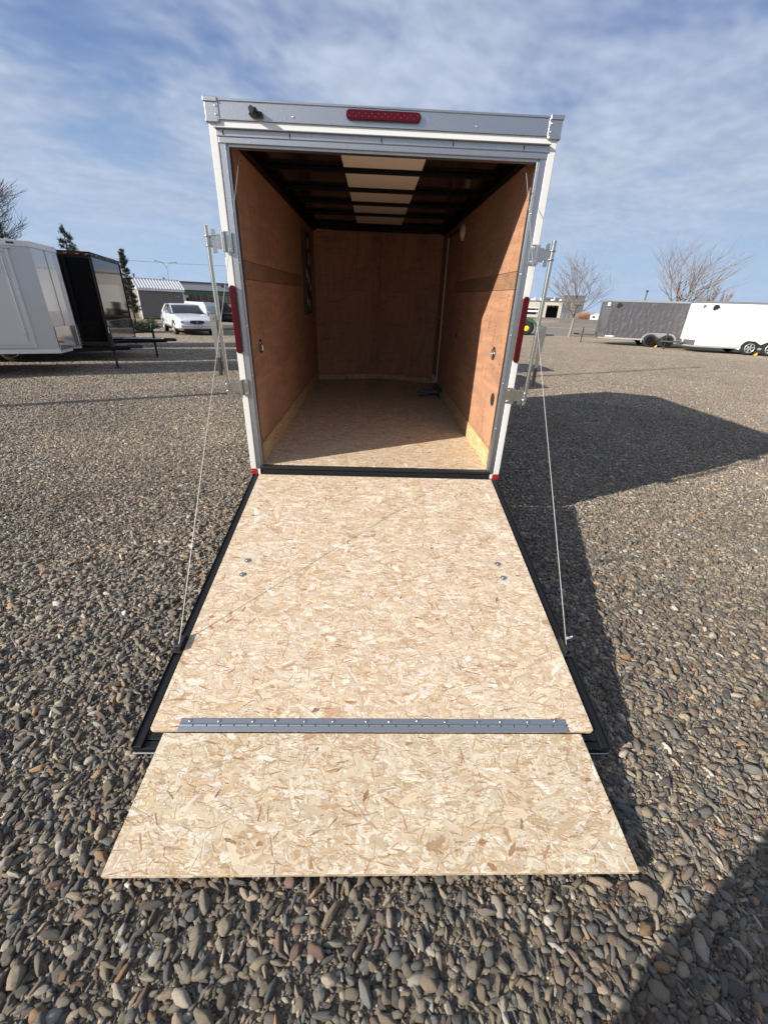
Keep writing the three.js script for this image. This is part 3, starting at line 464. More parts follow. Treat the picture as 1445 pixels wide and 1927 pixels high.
function enclosed(o, name, label, p, turn, group) {
  const t = thing(name, label, 'trailer', p, turn, group), { L, W, yb, yt, N, paint, wheels = [], trim } = o, w = W / 2, k = .22;
  const nose = N > 0 ? [[0, -w], [N * (1 - k), -w * k * 1.0], [N * .985, -w * k * .35], [N * .985, w * k * .35], [N * (1 - k), w * k * 1.0], [0, w]] : [[0, -w], [0, w]];
  part('box_body', prism([[-L, -w], ...nose, [-L, w]], yb, yt - .10, .004), paint, t);
  const g2 = (e) => [[-L - e, -w - e], ...nose.map(([x, z]) => [x + (N > 0 ? e * .8 : e), z === 0 ? 0 : z + Math.sign(z) * e * (Math.abs(z) > w * .9 ? 1 : .4)]), [-L - e, w + e]];
  part('roof_rail', prism(g2(.012), yt - .10, yt, .006), trim, t);
  part('bottom_rail', prism(g2(.006), yb - .085, yb, .003), o.skirt || trim, t);
  if (o.side) for (const s of [-1, 1]) part('side_sheet', tf(bb(-L + .02, -.02, yb + .03, yt - .13, -.004, .004, .002), [0, 0, s * (w + .002)]), o.side, t);
  if (o.corner) for (const s of [-1, 1]) part('corner_trim', bb(-.03, .02, yb, yt - .1, s * w - .02, s * w + .02, .008), o.corner, t);
  if (o.seams) for (const [x, z] of o.seams) part('panel_seam', cyl(.006, .006, yt - yb - .1, 8, [x, (yt + yb - .1) / 2, z]), o.seamMat || paint, t);
  if (o.guard && N > 0) {
    const h = o.guard, e = .006, dx = N / w;
    for (const s of [-1, 1]) { const a = [.02, s * (w - .02 / dx * .2) * .985], b = [N * (1 - k), s * w * k], d = Math.hypot(b[0] - a[0], b[1] - a[1]), nx = Math.abs(b[1] - a[1]) / d * e, nzz = s * (b[0] - a[0]) / d * e; part('stone_guard', prism([a, b, [b[0] + nx, b[1] + nzz], [a[0] + nx, a[1] + nzz]].map(q => [q[0] + nx * .3, q[1] + nzz * .3]), yb - .02, yb + h), o.guardMat, t); }
    part('stone_guard', prism([[N * .988, -w * k], [N * .988 + .01, -w * k], [N * .988 + .01, w * k], [N * .988, w * k]], yb - .02, yb + h), o.guardMat, t);
  } else if (o.guard) part('stone_guard', bb(.002, .010, yb - .02, yb + o.guard, -w + .02, w - .02, .002), o.guardMat, t);
  if (o.tongue) {
    const y = o.tongue.y, T = N + o.tongue.len, bs = [beam([-.9, y, -w * .8], [T - .18, y, -.05], .05, .075, .004), beam([-.9, y, w * .8], [T - .18, y, .05], .05, .075, .004)];
    part('tongue', bs, o.tongue.mat || M.black, t);
    part('coupler', [bb(T - .24, T + .05, y - .01, y + .08, -.045, .045, .02), sph(.055, [T + .05, y + .03, 0], [1.1, .8, 1])], M.black, t);
    const jx = N + o.tongue.jack, j = part('tongue_jack', [cyl(.034, .034, .60, 16, [jx, y + .12, 0]), cyl(.026, .026, Math.max(.1, y - .1), 14, [jx, (y - .14) / 2 + o.tongue.foot / 2, 0]), cyl(.07, .085, .02, 18, [jx, o.tongue.foot + .01, 0])], o.tongue.jackMat || M.black, t);
    part('crank', [rod([jx, y + .45, 0], [jx, y + .45, .16], .009), rod([jx, y + .45, .16], [jx, y + .34, .17], .010)], M.zinc, j);
    if (o.tongue.plate) part('step_plate', bb(N + .03, N + o.tongue.plate, y + .055, y + .07, -.26, .26, .004), o.tongue.plateMat, t);
  }
  if (wheels.length) {
    for (const s of [-1, 1]) for (const x of wheels) wheelAt(t, x, s * (w + (o.out ?? .015)), .335, .22, o.rim, s);
    for (const s of [-1, 1]) { // twin arch fender
      const xs = wheels, c = [], R1 = .48, R0 = .40, n = 12;
      if (xs.length === 2) {
        const [a, b] = [Math.min(...xs), Math.max(...xs)], m = (a + b) / 2, arc = (cx, R, f, g) => { const q = []; for (let i = 0; i <= n; i++) { const th = lerp(f, g, i / n); q.push([cx + R * Math.cos(th), .335 + R * Math.sin(th) * .92]); } return q; };
        const outer = [[b + R1, .24], ...arc(b, R1, 0, 1.45), ...arc(a, R1, Math.PI - 1.45, Math.PI), [a - R1, .24]], inner = [[a - R0, .24], ...arc(a, R0, Math.PI, 1.0), [m, .335 + .18], ...arc(b, R0, Math.PI - 1.0, 0), [b + R0, .24]];
        part('fender', tf(ext(outer.concat(inner), .03, .003), [0, 0, s > 0 ? w + .004 : -w - .034]), o.fender, t);
        part('wheel_well', bb(a - .37, b + .37, .20, .66, s > 0 ? w - .28 : -w - .0005, s > 0 ? w + .0005 : -w + .28), M.blackGrip, t);
      }
    }
  }
  return t;
}
// left: white with a side door
{
  const paint = bodyPaint(lin(.42, .42, .427), .22, { clearcoat: 1, clearcoatRoughness: .03 }), plate = std({ color: lin(.86, .86, .86), metalness: 1, roughness: .10, bumpMap: plateT, bumpScale: .0022 });
  const t = enclosed({ L: 5.2, W: 2.06, yb: .54, yt: 2.45, N: .30, paint, trim: M.white, guard: .42, guardMat: plate, wheels: [-2.2, -3.1], rim: M.aluPlain, fender: M.aluPlain, tongue: { y: .46, len: 1.15, jack: .62, foot: .0, mat: M.blackDeep }, seams: [[.155, .52]] }, 'enclosed_trailer', 'white enclosed trailer with side door and diamond plate nose at the left edge', [-7.087, 0, -7.425], 0.480);
  const z = 1.03;
  part('door', bb(-1.42, -.40, .62, 2.24, z + .001, z + .012, .003), M.whiteDoor, t);
  const d = t.children[t.children.length - 1];
  part('door_frame', [bb(-.405, -.345, .56, 2.30, z + .002, z + .020, .006), bb(-1.48, -1.415, .56, 2.30, z + .002, z + .020, .006), bb(-1.415, -.405, 2.245, 2.30, z + .002, z + .020, .006), bb(-1.415, -.405, .56, .615, z + .002, z + .020, .006)], M.aluPlain, t);
  part('drip_cap', bb(-1.52, -.30, 2.302, 2.314, z, z + .035, .003), M.aluPlain, t);
  part('door_bar', [cyl(.010, .010, 1.5, 10, [-.47, 1.44, z + .03]), bb(-.50, -.44, .80, .86, z + .012, z + .03, .004)], M.zinc, d);
  part('marker_lamp', bb(.02, .12, .66, .70, z - .03, z - .005, .006), std({ color: lin(.30, .06, .015), roughness: .3 }), t);
  part('roof_lamp', bb(-.34, -.22, 2.385, 2.415, z + .004, z + .030, .008), M.black, t);
}
// left: black, glossy, flat fronted
{
  const paint = phy({ color: lin(.003, .003, .0035), roughness: .05, specularIntensity: .45 });
  const t = enclosed({ L: 5.4, W: 2.6, yb: .50, yt: 2.52, N: 0, paint, trim: M.blackDeep, corner: M.blackDeep, guard: .50, guardMat: phy({ color: lin(.02, .02, .02), metalness: .6, roughness: .12, clearcoat: 1 }), wheels: [-2.2, -3.1], rim: M.blackDeep, fender: M.blackDeep, side: phy({ color: lin(.002, .002, .0025), roughness: .08, specularIntensity: .22 }), tongue: { mat: M.blackDeep, y: .45, len: 1.30, jack: .80, foot: .06, plate: .98, plateMat: std({ color: lin(.62, .62, .62), roughness: .6, map: blotchT }) } }, 'enclosed_trailer', 'glossy black enclosed trailer between the white trailer and the shed', [-7.285, 0, -10.215], 0.262);
  part('marker_lamp', bb(.004, .03, .56, .60, 1.06, 1.20, .006), std({ color: lin(.45, .12, .02), roughness: .3 }), t);
  for (const z of [-.9, 0, .9]) part('clearance_lamp', bb(.012, .03, 2.45, 2.48, z - .05, z + .05, .006), std({ color: lin(.25, .09, .02), roughness: .3 }), t);
  for (const x of [-.5, -.25, -.05]) part('roof_marker', bb(x - .04, x + .04, 2.45, 2.475, 1.312, 1.325, .005), std({ color: lin(.2, .05, .02), roughness: .3 }), t);
  part('door_post', bb(-.62, -.56, .5, 2.4, 1.300, 1.318, .005), paint, t);
}
// right: dark grey and white, standing side by side
{
  const dent = phy({ color: lin(.066, .066, .072), roughness: .42, clearcoat: .4, clearcoatRoughness: .2, bumpMap: dentT, bumpScale: .035 });
  const g = phy({ color: lin(.060, .060, .066), roughness: .38, clearcoat: .4, bumpMap: dentT, bumpScale: .012 }), plate = std({ color: lin(.22, .23, .22), metalness: .7, roughness: .4, bumpMap: plateT, bumpScale: .003 });
  const t = enclosed({ L: 4.85, W: 2.4, yb: .44, yt: 2.45, N: .42, paint: g, side: dent, trim: M.aluPlain, skirt: std({ color: lin(.36, .34, .31), metalness: .3, roughness: .5 }), guard: .22, guardMat: plate, wheels: [-2.48, -3.36], rim: M.blackDeep, fender: M.aluPlain, tongue: { y: .47, len: 1.15, jack: .72, foot: .02 } }, 'enclosed_trailer', 'charcoal grey enclosed trailer with dented sides and black wheels, right background', [14.36, 0, -25.13], Math.PI - .349);
  part('nose_label', tf(bb(-.16, .16, -.075, .075, -.004, .004, .003), [.118, 2.22, -.90], [0, 1.906, 0]), labelMat(['rgb(236,238,240)', 'rgb(90,94,104)', 0]), t);
  part('side_vent', vent(), M.black, t).position.set(-.36, 2.16, -1.205);
  part('sticker', bb(-.58, -.02, .47, .53, -1.212, -1.206), labelMat(['rgb(226,224,220)', 'rgb(176,40,38)', 1]), t);
  chock(t, -2.78, -1.1);
}
{
  const paint = bodyPaint(lin(.80, .81, .80), .30), plate = std({ color: lin(.28, .29, .29), metalness: .8, roughness: .35, bumpMap: plateT, bumpScale: .003 });
  const t = enclosed({ L: 7.0, W: 2.4, yb: .36, yt: 2.42, N: .42, paint, trim: std({ color: lin(.24, .25, .26), metalness: .6, roughness: .5 }), skirt: std({ color: lin(.40, .38, .34), metalness: .4, roughness: .5 }), guard: .24, guardMat: plate, wheels: [-2.40, -3.28], rim: M.aluPlain, fender: paint, tongue: { y: .42, len: 1.1, jack: .66, foot: .02, jackMat: M.black } }, 'enclosed_trailer', 'bright white enclosed trailer with silver wheels at the right edge', [17.27, 0, -21.268], Math.PI - .349);
  part('side_vent', vent(), M.black, t).position.set(-.36, 2.14, -1.204);
  const v = part('side_vent', vent(.62), std({ color: lin(.12, .12, .12), roughness: .6 }), t); v.position.set(.062, 2.18, -1.06); v.rotation.y = 1.906 - Math.PI;
  part('sticker', bb(-.78, -.06, .40, .45, -1.2085, -1.203), labelMat(['rgb(232,230,226)', 'rgb(180,60,56)', 1]), t);
  chock(t, -2.72, -1.12);
}
function labelMat([bg, fg, kind]) { // print too small to read in the photograph: a run of dark strokes
  const [c, g] = canvas(128, 48), r = rng(5 + kind); g.fillStyle = bg; g.fillRect(0, 0, 128, 48); g.fillStyle = fg;
  if (kind) { g.fillRect(62, 6, 34, 36); g.globalAlpha = .6; for (let x = 8; x < 56; x += 7) g.fillRect(x, 16 + r() * 4, 4, 14); } else for (let x = 14; x < 112; x += 13) g.fillRect(x, 17 + r() * 5, 8, 13);
  const t = canvasTex(c, true); const m = std({ map: t, roughness: .5 }); t.repeat.set(kind ? 1.6 : 3.1, kind ? 16 : 6.6); t.offset.set(.5, .5); return m;
}
function vent(s = 1) { const g = ext([[.19, .02], [.10, .12], [-.05, .13], [-.10, .05], [-.10, -.10], [-.03, -.13], [.08, -.07]].map(([x, y]) => [-x * s, y * s]), .05, .012); return g.translate(0, 0, -.05); }
function chock(t, x, z) { // yellow wedge against the front tyre
  const c = new THREE.Group(); t.updateMatrixWorld(true); const p = V(x + .36, 0, z).applyMatrix4(t.matrixWorld);
  const o = thing('wheel_chock', x < -2.75 ? 'yellow wheel chock under the tyre of the charcoal trailer' : 'yellow wheel chock under the white trailer with silver wheels', 'chock', [p.x, 0.0, p.z], t.rotation.y);
  part('wedge', tf(ext([[-.10, 0], [.08, 0], [.08, .02], [-.06, .125], [-.10, .115]], .13, .006), [-.44, .008, -.03]), std({ color: lin(.72, .40, .05), roughness: .55 }), o); part('base', bb(-.55, -.35, .002, .012, -.04, .11), M.blackGrip, o);
}
// hidden behind the others; their shadows reach across the lot
{
  const paint = bodyPaint(lin(.30, .31, .32), .3), low = bodyPaint(lin(.08, .08, .085), .3);
  enclosed({ L: 4.6, W: 2.1, yb: .5, yt: 2.4, N: .3, paint, trim: M.aluPlain, wheels: [-2.0, -2.9], rim: M.aluPlain, fender: M.aluPlain, tongue: { y: .46, len: 1.1, jack: .6, foot: 0 } }, 'enclosed_trailer', 'grey enclosed trailer hidden behind the black trailer, known by its shadow near the car', [-9.6, 0, -13.3], 0.46);
  enclosed({ L: 2.0, W: 1.7, yb: .4, yt: 1.54, N: .3, paint: low, trim: M.black, wheels: [], tongue: { y: .40, len: .9, jack: .5, foot: 0 } }, 'small_trailer', 'low dark trailer hidden ahead of the open trailer, casting the nearer shadow tip', [0, 0, -7.25], Math.PI / 2);
  enclosed({ L: 1.5, W: 1.3, yb: .4, yt: 1.60, N: .25, paint: low, trim: M.black, wheels: [], tongue: { y: .40, len: .9, jack: .5, foot: 0 } }, 'small_trailer', 'short dark trailer hidden farther ahead of the open trailer, casting the farther shadow tip', [1.53, 0, -9.9], Math.PI / 2);
}

// ------------------------------------------------------------------ vehicles by the shed
{ // sedan, local x forward, z to its left... right side is +z
  const paint = phy({ color: lin(.58, .59, .60), roughness: .30, clearcoat: 1, clearcoatRoughness: .05 }), dark = M.blackGrip;
  const c = thing('parked_car', 'white four door sedan parked nose forward in front of the grey shed', 'car', [-9.33, 0, -20.60], -.988);
  // origin: between the front wheels; body outlines loft from the sill to the belt line
  const sec = (x, w, y0, y1, tuck) => ({ x, pts: [[w * .90, y0], [w, y0 + (y1 - y0) * .28], [w * .995, y0 + (y1 - y0) * .62], [w * (.95 - tuck), y0 + (y1 - y0) * .94], [w * (.86 - tuck), y1], [0, y1 + .028]] });
  const S = [sec(.92, .62, .30, .62, .06), sec(.86, .80, .24, .70, .05), sec(.72, .88, .21, .755, .04), sec(.40, .925, .2, .83, .03), sec(-.35, .935, .2, .93, .02), sec(-.62, .935, .2, .955, .02), sec(-1.6, .94, .2, .965, .02), sec(-2.75, .935, .2, .975, .02), sec(-3.30, .92, .22, .985, .03), sec(-3.85, .88, .26, .95, .04), sec(-3.98, .74, .34, .84, .05)];
  const loft = (S, closeEnds = true) => { const pos = [], ring = s => [...s.pts.map(p => [s.x, p[1], p[0]]), ...s.pts.slice(0, -1).reverse().map(p => [s.x, p[1], -p[0]])]; const R = S.map(ring), n = R[0].length; const tri = (a, b, c) => pos.push(...a, ...b, ...c); for (let i = 0; i < R.length - 1; i++) for (let j = 0; j < n; j++) { const k = (j + 1) % n; tri(R[i][j], R[i][k], R[i + 1][k]); tri(R[i][j], R[i + 1][k], R[i + 1][j]); } if (closeEnds) for (const [r, f] of [[R[0], 1], [R[R.length - 1], -1]]) for (let j = 1; j < n - 1; j++) f > 0 ? tri(r[0], r[j + 1], r[j]) : tri(r[0], r[j], r[j + 1]); let g = new THREE.BufferGeometry(); g.setAttribute('position', new THREE.Float32BufferAttribute(pos, 3)); g = mergeVertices(g, 1e-4); g.computeVertexNormals(); return metricUV(g.toNonIndexed()); };
  part('body', loft(S), paint, c);
  const cab = (x, w, y) => ({ x, pts: [[w + .06, .93], [w + .05, .96], [w * .97, lerp(.96, y, .5)], [w * .88, y - .05], [w * .74, y], [0, y + .012]] });
  const glassS = [cab(-.50, .78, .965), cab(-.80, .80, 1.12), cab(-1.10, .80, 1.27), cab(-1.36, .80, 1.365), cab(-2.0, .80, 1.395), cab(-2.6, .79, 1.37), cab(-3.0, .77, 1.20), cab(-3.38, .74, .98)];
  part('window_glass', loft(glassS), M.glass, c);
  const roofS = [[-1.30, 1.352], [-1.6, 1.385], [-2.0, 1.398], [-2.4, 1.388], [-2.66, 1.362]].map(([x, y]) => ({ x, pts: [[.715, y - .045], [.712, y - .03], [.69, y - .012], [.62, y + .004], [.50, y + .012], [0, y + .022]] }));
  part('roof', loft(roofS), paint, c);
  for (const s of [-1, 1]) {
    part('pillar', rod([-.52, .955, s * .80], [-1.34, 1.355, s * .705], .026, .026, 8), paint, c); part('pillar', rod([-2.62, 1.362, s * .70], [-3.32, .975, s * .80], .05, .07, 8), paint, c); part('pillar', rod([-1.86, .96, s * .858], [-1.90, 1.37, s * .715], .028, .028, 8), M.black, c);
    const hl = part('headlight', tf(new RoundedBoxGeometry(.16, .115, .36, 2, .03).toNonIndexed(), [.80, .60, s * .60], [0, s * .34, 0]), phy({ color: lin(.30, .32, .34), roughness: .08, clearcoat: 1 }), c);
    part('reflector', tf(sph(.038, [0, 0, 0], [.4, 1, 1.4]), [.885, .60, s * .50], [0, s * .2, 0]), M.chrome, hl);
    part('fog_slot', bb(.885, .93, .385, .41, s > 0 ? .34 : -.60, s > 0 ? .60 : -.34, .008), dark, c);
    part('side_mirror', [tf(new RoundedBoxGeometry(.10, .12, .19, 2, .03).toNonIndexed(), [-.82, 1.00, s * 1.03])], s > 0 ? paint : paint, c);
    part('door_seam', [bb(-.78, -.772, .30, .93, s * .935 - .006, s * .935 + .006), bb(-1.84, -1.832, .28, .95, s * .938 - .006, s * .938 + .006), bb(-2.86, -2.852, .40, .95, s * .932 - .006, s * .932 + .006)], dark, c);
    part('side_moulding', bb(-2.80, -.45, .44, .50, s * .936 - .012, s * .936 + .012, .006), std({ color: lin(.45, .46, .47), roughness: .5 }), c);
    for (const x of [0, -2.8]) { part('wheel_arch', cyl(.355, .355, .09, 28, [x, .33, s * .905], [Math.PI / 2, 0, 0]), dark, c); wheelAt(c, x, s * .83, .325, .21, M.aluPlain, s); }
  }
  const gr = part('grille', tf(ext(Array.from({ length: 28 }, (_, i) => { const a = i / 28 * 2 * Math.PI; return [.35 * Math.sign(Math.cos(a)) * Math.pow(Math.abs(Math.cos(a)), .6), .078 * Math.sign(Math.sin(a)) * Math.pow(Math.abs(Math.sin(a)), .7)]; }), .05, .006), [.880, .600, 0], [0, Math.PI / 2, 0]), M.black, c);
  part('grille_rim', tube(Array.from({ length: 29 }, (_, i) => { const a = i / 28 * 2 * Math.PI; return [.928, .600 + .083 * Math.sign(Math.sin(a)) * Math.pow(Math.abs(Math.sin(a)), .7), .355 * Math.sign(Math.cos(a)) * Math.pow(Math.abs(Math.cos(a)), .6)]; }), .009, 6, 80), M.chrome, gr);
  part('emblem', tf(torus(.032, .007, 8, 20), [.938, .600, 0], [0, Math.PI / 2, 0]), M.chrome, gr);
  const bp = part('bumper', [tf(new RoundedBoxGeometry(.22, .20, 1.62, 3, .07).toNonIndexed(), [.86, .395, 0]), ...[-1, 1].map(s => tf(new RoundedBoxGeometry(.50, .19, .12, 3, .05).toNonIndexed(), [.66, .395, s * .855], [0, s * .22, 0]))], paint, c);
  part('bumper_strip', bb(.958, .976, .40, .425, -.72, .72, .006), std({ color: lin(.30, .31, .32), roughness: .4 }), bp);
  part('air_dam', bb(.84, .93, .20, .30, -.66, .66, .02), dark, bp);
  const pl = part('licence_plate', bb(.974, .984, .36, .50, -.16, .16, .004), std({ color: lin(.62, .64, .66), roughness: .5 }), c);
  part('plate_frame', [bb(.972, .990, .495, .510, -.17, .17, .003), bb(.972, .990, .35, .362, -.17, .17, .003), bb(.972, .990, .35, .51, -.172, -.158, .003), bb(.972, .990, .35, .51, .158, .172, .003)], M.black, pl);
  part('plate_print', [bb(.984, .987, .405, .445, -.05, .04, .001), bb(.984, .987, .415, .435, -.10, -.07, .001), bb(.984, .987, .415, .435, .07, .10, .001)], std({ color: lin(.10, .12, .16), roughness: .6 }), pl);
  part('windscreen_card', tf(bb(-.006, .006, -.09, .09, -.12, .12, .004), [-.86, 1.12, .20], [0, 0, 1.05]), std({ color: lin(.62, .70, .60), roughness: .6 }), c);
  part('bonnet_seam', [rod([.70, .775, .62], [-.42, .955, .74], .006, .006, 6), rod([.70, .775, -.62], [-.42, .955, -.74], .006, .006, 6)], std({ color: lin(.22, .22, .23), roughness: .5 }), c);
}
{ // small white van, side on behind the car
  const paint = phy({ color: lin(.58, .58, .57), roughness: .35, clearcoat: .6 });
  const v = thing('parked_van', 'small white van with grey side glass, mostly hidden behind the sedan', 'van', [-10.55, 0, -25.7], -.20);
  part('body', [tf(ext([[-1.15, .35], [.62, .35], [.66, .9], [.60, 1.32], [.48, 1.50], [-.75, 1.52], [-1.0, 1.15], [-1.15, 1.0]], 1.4, .05), [0, 0, -.70])], paint, v);
  part('side_glass', bb(-.72, .50, .88, 1.42, .692, .712, .05), std({ color: lin(.10, .105, .11), roughness: .12 }), v);
  for (const x of [-.70, .32]) for (const s of [-1, 1]) { part('wheel_arch', cyl(.38, .38, .03, 24, [x, .44, s * .695], [Math.PI / 2, 0, 0]), M.blackGrip, v); wheelAt(v, x, s * .62, .34, .2, M.aluPlain, s); }
  part('bumper', bb(.60, .76, .40, .60, -.66, .66, .05), M.black, v);
}
{ // flatbed with timber and drums, behind the trailer edge
  const wood = std({ color: lin(.26, .20, .14), roughness: .85, map: blotchT });
  const t = thing('flatbed_trailer', 'dark flatbed trailer carrying timber and machinery by the board fence', 'trailer', [-8.2, 0, -26.5], -.22);
  part('bed', [bb(-1.4, 2.4, .55, .68, -.9, .9, .01), bb(-1.4, 2.4, .42, .55, -.8, -.7), bb(-1.4, 2.4, .42, .55, .7, .8)], M.black, t);
  for (const x of [-.1, .7]) for (const s of [-1, 1]) wheelAt(t, x, s * .82, .33, .2, M.black, s);
  part('headboard', [bb(-1.35, -1.29, .68, 1.5, -.85, .85), bb(.6, .66, .68, 1.35, -.85, .85)], M.black, t);
  [[.72, .2], [.82, .05], [.92, .3]].forEach(([y, z]) => part('timber', bb(-1.2, .5, y - .04, y + .04, z - .2, z + .45, .01), wood, t));
  part('machine', [bb(-1.0, -.55, .96, 1.45, -.5, .3, .03), cyl(.22, .22, .5, 16, [-.1, 1.18, .1], [Math.PI / 2, 0, 0])], std({ color: lin(.05, .045, .045), roughness: .6 }), t);
  part('crate', bb(.75, 1.2, .68, 1.0, .0, .6, .01), wood, t);
}
{ // shed of lap siding under a white ribbed roof
  const o = thing('shed', 'grey garden shed with lap siding, white corner boards and a white ribbed metal roof', 'shed', [-18.42, 0, -37.73], .655); // local x along its front, +z towards the lot
  const w = 1.79, D = 2.6, hE = 2.36, hR = 3.14, side = std({ color: lin(.27, .255, .23), roughness: .7, map: blotchT }), white = std({ color: lin(.70, .71, .72), roughness: .5 }), roofW = std({ color: lin(.60, .61, .63), roughness: .35, metalness: .1 });
  part('core', bb(-w + .03, w - .03, .08, hE - .03, -D + .03, -.02), side, o);
  const n = 18, h = (hE - .22) / n;
  for (let i = 0; i < n; i++) { part('siding_board', tf(bb(-w + .06, w - .06, 0, h + .012, -.006, .006, .001), [0, .14 + i * h, .006], [-.075, 0, 0]), side, o); for (const s of [-1, 1]) part('siding_board', tf(bb(-.006, .006, 0, h + .012, -D + .06, -.06, .001), [s * (w - .02), .14 + i * h, 0], [0, 0, s * .075]), side, o); }
  for (const s of [-1, 1]) part('corner_board', [bb(s * w - .055, s * w + .025, .04, hE, -.08, .035, .006)], white, o);
  part('fascia', bb(-w - .10, w + .10, hE - .14, hE + .04, .10, .15, .006), white, o);
  const gable = ext([[0.1, hE - .02], [-D / 2, hR - .06], [-D - .1, hE - .02]], .06); for (const x of [-w, w - .06]) part('gable', tf(gable.clone(), [x + .06, 0, 0], [0, -Math.PI / 2, 0]), white, o);
  const L = Math.hypot(D / 2 + .16, hR - hE), sl = Math.atan2(hR - hE, D / 2 + .16);
  for (const f of [0, 1]) {
    const R = new THREE.Matrix4().makeRotationY(f * Math.PI), place = g => { g = tf(g, [0, hE + .03, D / 2 + .16], [sl, 0, 0]); g.applyMatrix4(R); return g.translate(0, 0, -D / 2); };
    part('roof_sheet', place(bb(-w - .12, w + .12, -.012, .012, -L, 0)), roofW, o);
    for (let i = 0; i <= 16; i++) { const x = -w - .08 + i * (2 * w + .16) / 16; part('roof_rib', place(bb(x - .028, x + .028, .012, .055, -L, .01, .012)), roofW, o); }
  }
  part('ridge_cap', bb(-w - .13, w + .13, hR - .01, hR + .06, -D / 2 - .14, -D / 2 + .14, .02), roofW, o);
  part('skid', bb(-w, w, 0, .12, -D, .0), std({ color: lin(.10, .08, .06), roughness: .9 }), o);
  part('plaque', bb(1.22, 1.40, 1.86, 1.90, .014, .03, .004), white, o);
}
{ // board fence, weathered; the left run has sun warmth put into its colours
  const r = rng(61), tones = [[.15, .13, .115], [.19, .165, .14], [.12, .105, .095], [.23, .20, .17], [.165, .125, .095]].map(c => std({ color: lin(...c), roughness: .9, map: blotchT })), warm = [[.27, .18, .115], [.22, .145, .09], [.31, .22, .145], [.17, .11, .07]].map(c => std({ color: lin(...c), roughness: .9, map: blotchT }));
  const run = (name, label, a, b, h, mats, gap, seed) => {
    const A = V(a[0], 0, a[1]), B = V(b[0], 0, b[1]), d = B.clone().sub(A), L = d.length(), o = thing(name, label, 'fence', [a[0], 0, a[1]], Math.atan2(-d.z, d.x), 'fences'); delete o.userData.group;
    const bw = .142, n = Math.floor(L / (bw + gap)), vars = [0, 1, 2].map(k => { const t = ext([[-bw / 2, .03], [bw / 2, .03], [bw / 2, h - .03 - k * .012], [bw / 2 - .03, h - k * .02], [-bw / 2 + .03, h - k * .02], [-bw / 2, h - .03 - k * .01]], .02); return t; });
    for (let i = 0; i < n; i++) { const m = part('board', vars[r() * 3 | 0], mats[r() * mats.length | 0], o); m.position.set(i * (bw + gap) + bw / 2, (r() - .5) * .05, (r() - .5) * .012); m.rotation.z = (r() - .5) * .014; }
    for (const y of [.4, h * .55, h - .35]) part('rail', bb(0, L, y - .045, y + .045, -.06, -.01), mats[0], o);
    for (let x = .05; x < L; x += 2.4) part('post', bb(x - .05, x + .05, 0, h - .05, -.16, -.06), mats[2], o);
  };
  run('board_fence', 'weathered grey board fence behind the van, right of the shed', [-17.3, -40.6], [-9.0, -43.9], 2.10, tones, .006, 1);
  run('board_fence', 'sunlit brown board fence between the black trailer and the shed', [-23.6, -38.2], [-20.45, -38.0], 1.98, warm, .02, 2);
}
{ // long low building with a green band
  const o = thing('long_building', 'long low pale building with a dark green band behind the board fence', 'building', [-24.0, 0, -61.0], -.362 + .0), L = 24;
  o.rotation.y = -Math.atan2(-65.6 + 58.65, 18.85) * -1; o.rotation.y = Math.atan2(65.6 - 58.65, 18.85);
  const wall = std({ color: lin(.44, .47, .52), roughness: .7, map: blotchT }), green = std({ color: lin(.012, .055, .034), roughness: .55 }), dk = std({ color: lin(.05, .05, .055), roughness: .7 });
  part('wall', bb(-L / 2, L / 2, 0, 2.30, -8, 0), std({ color: lin(.42, .42, .41), roughness: .8, map: blotchT }), o);
  part('green_band', bb(-L / 2 - .02, L / 2 + .02, 2.30, 2.90, -8.02, .03), green, o);
  part('fascia', bb(-L / 2 - .06, L / 2 + .06, 2.90, 3.72, -8.06, .08, .01), wall, o);
  part('roof_edge', bb(-L / 2 - .12, L / 2 + .12, 3.72, 3.90, -8.1, .14, .01), dk, o);
  for (let i = 0; i < 8; i++) part('window', [bb(-10.6 + i * 3, -9.2 + i * 3, 1.0, 2.0, .001, .03)], M.glass, o);
  for (const [x, h] of [[-7.5, .55], [-4.0, .28], [6.3, .5], [2.0, .22]]) part('roof_vent', [cyl(.09, .09, h, 12, [x, 3.9 + h / 2, -1.2]), cyl(.15, .13, .12, 12, [x, 3.9 + h, -1.2])], dk, o);
  for (const x of [-8.9, 3.2, 7.4]) part('wall_lamp', bb(x - .16, x + .16, 3.42, 3.60, .08, .28, .02), M.black, o);
}
{
  const o = thing('gabled_house', 'pale gabled house roof showing beside the open trailer, beyond the long building', 'house', [-20.2, 0, -75.0], .3), wall = std({ color: lin(.50, .50, .50), roughness: .8, map: blotchT });
  part('wall', ext([[-4, 0], [4, 0], [4, 3.4], [0, 5.7], [-4, 3.4]], 8).translate(0, 0, -8), wall, o);
  for (const s of [-1, 1]) part('roof', tf(bb(0, 4.9, -.06, .06, -8.3, .3), [0, 5.76, 0], [0, s > 0 ? 0 : Math.PI, -.522], [1, 1, 1]).translate(0, 0, s > 0 ? 0 : -8), std({ color: lin(.25, .27, .29), roughness: .8 }), o);
}
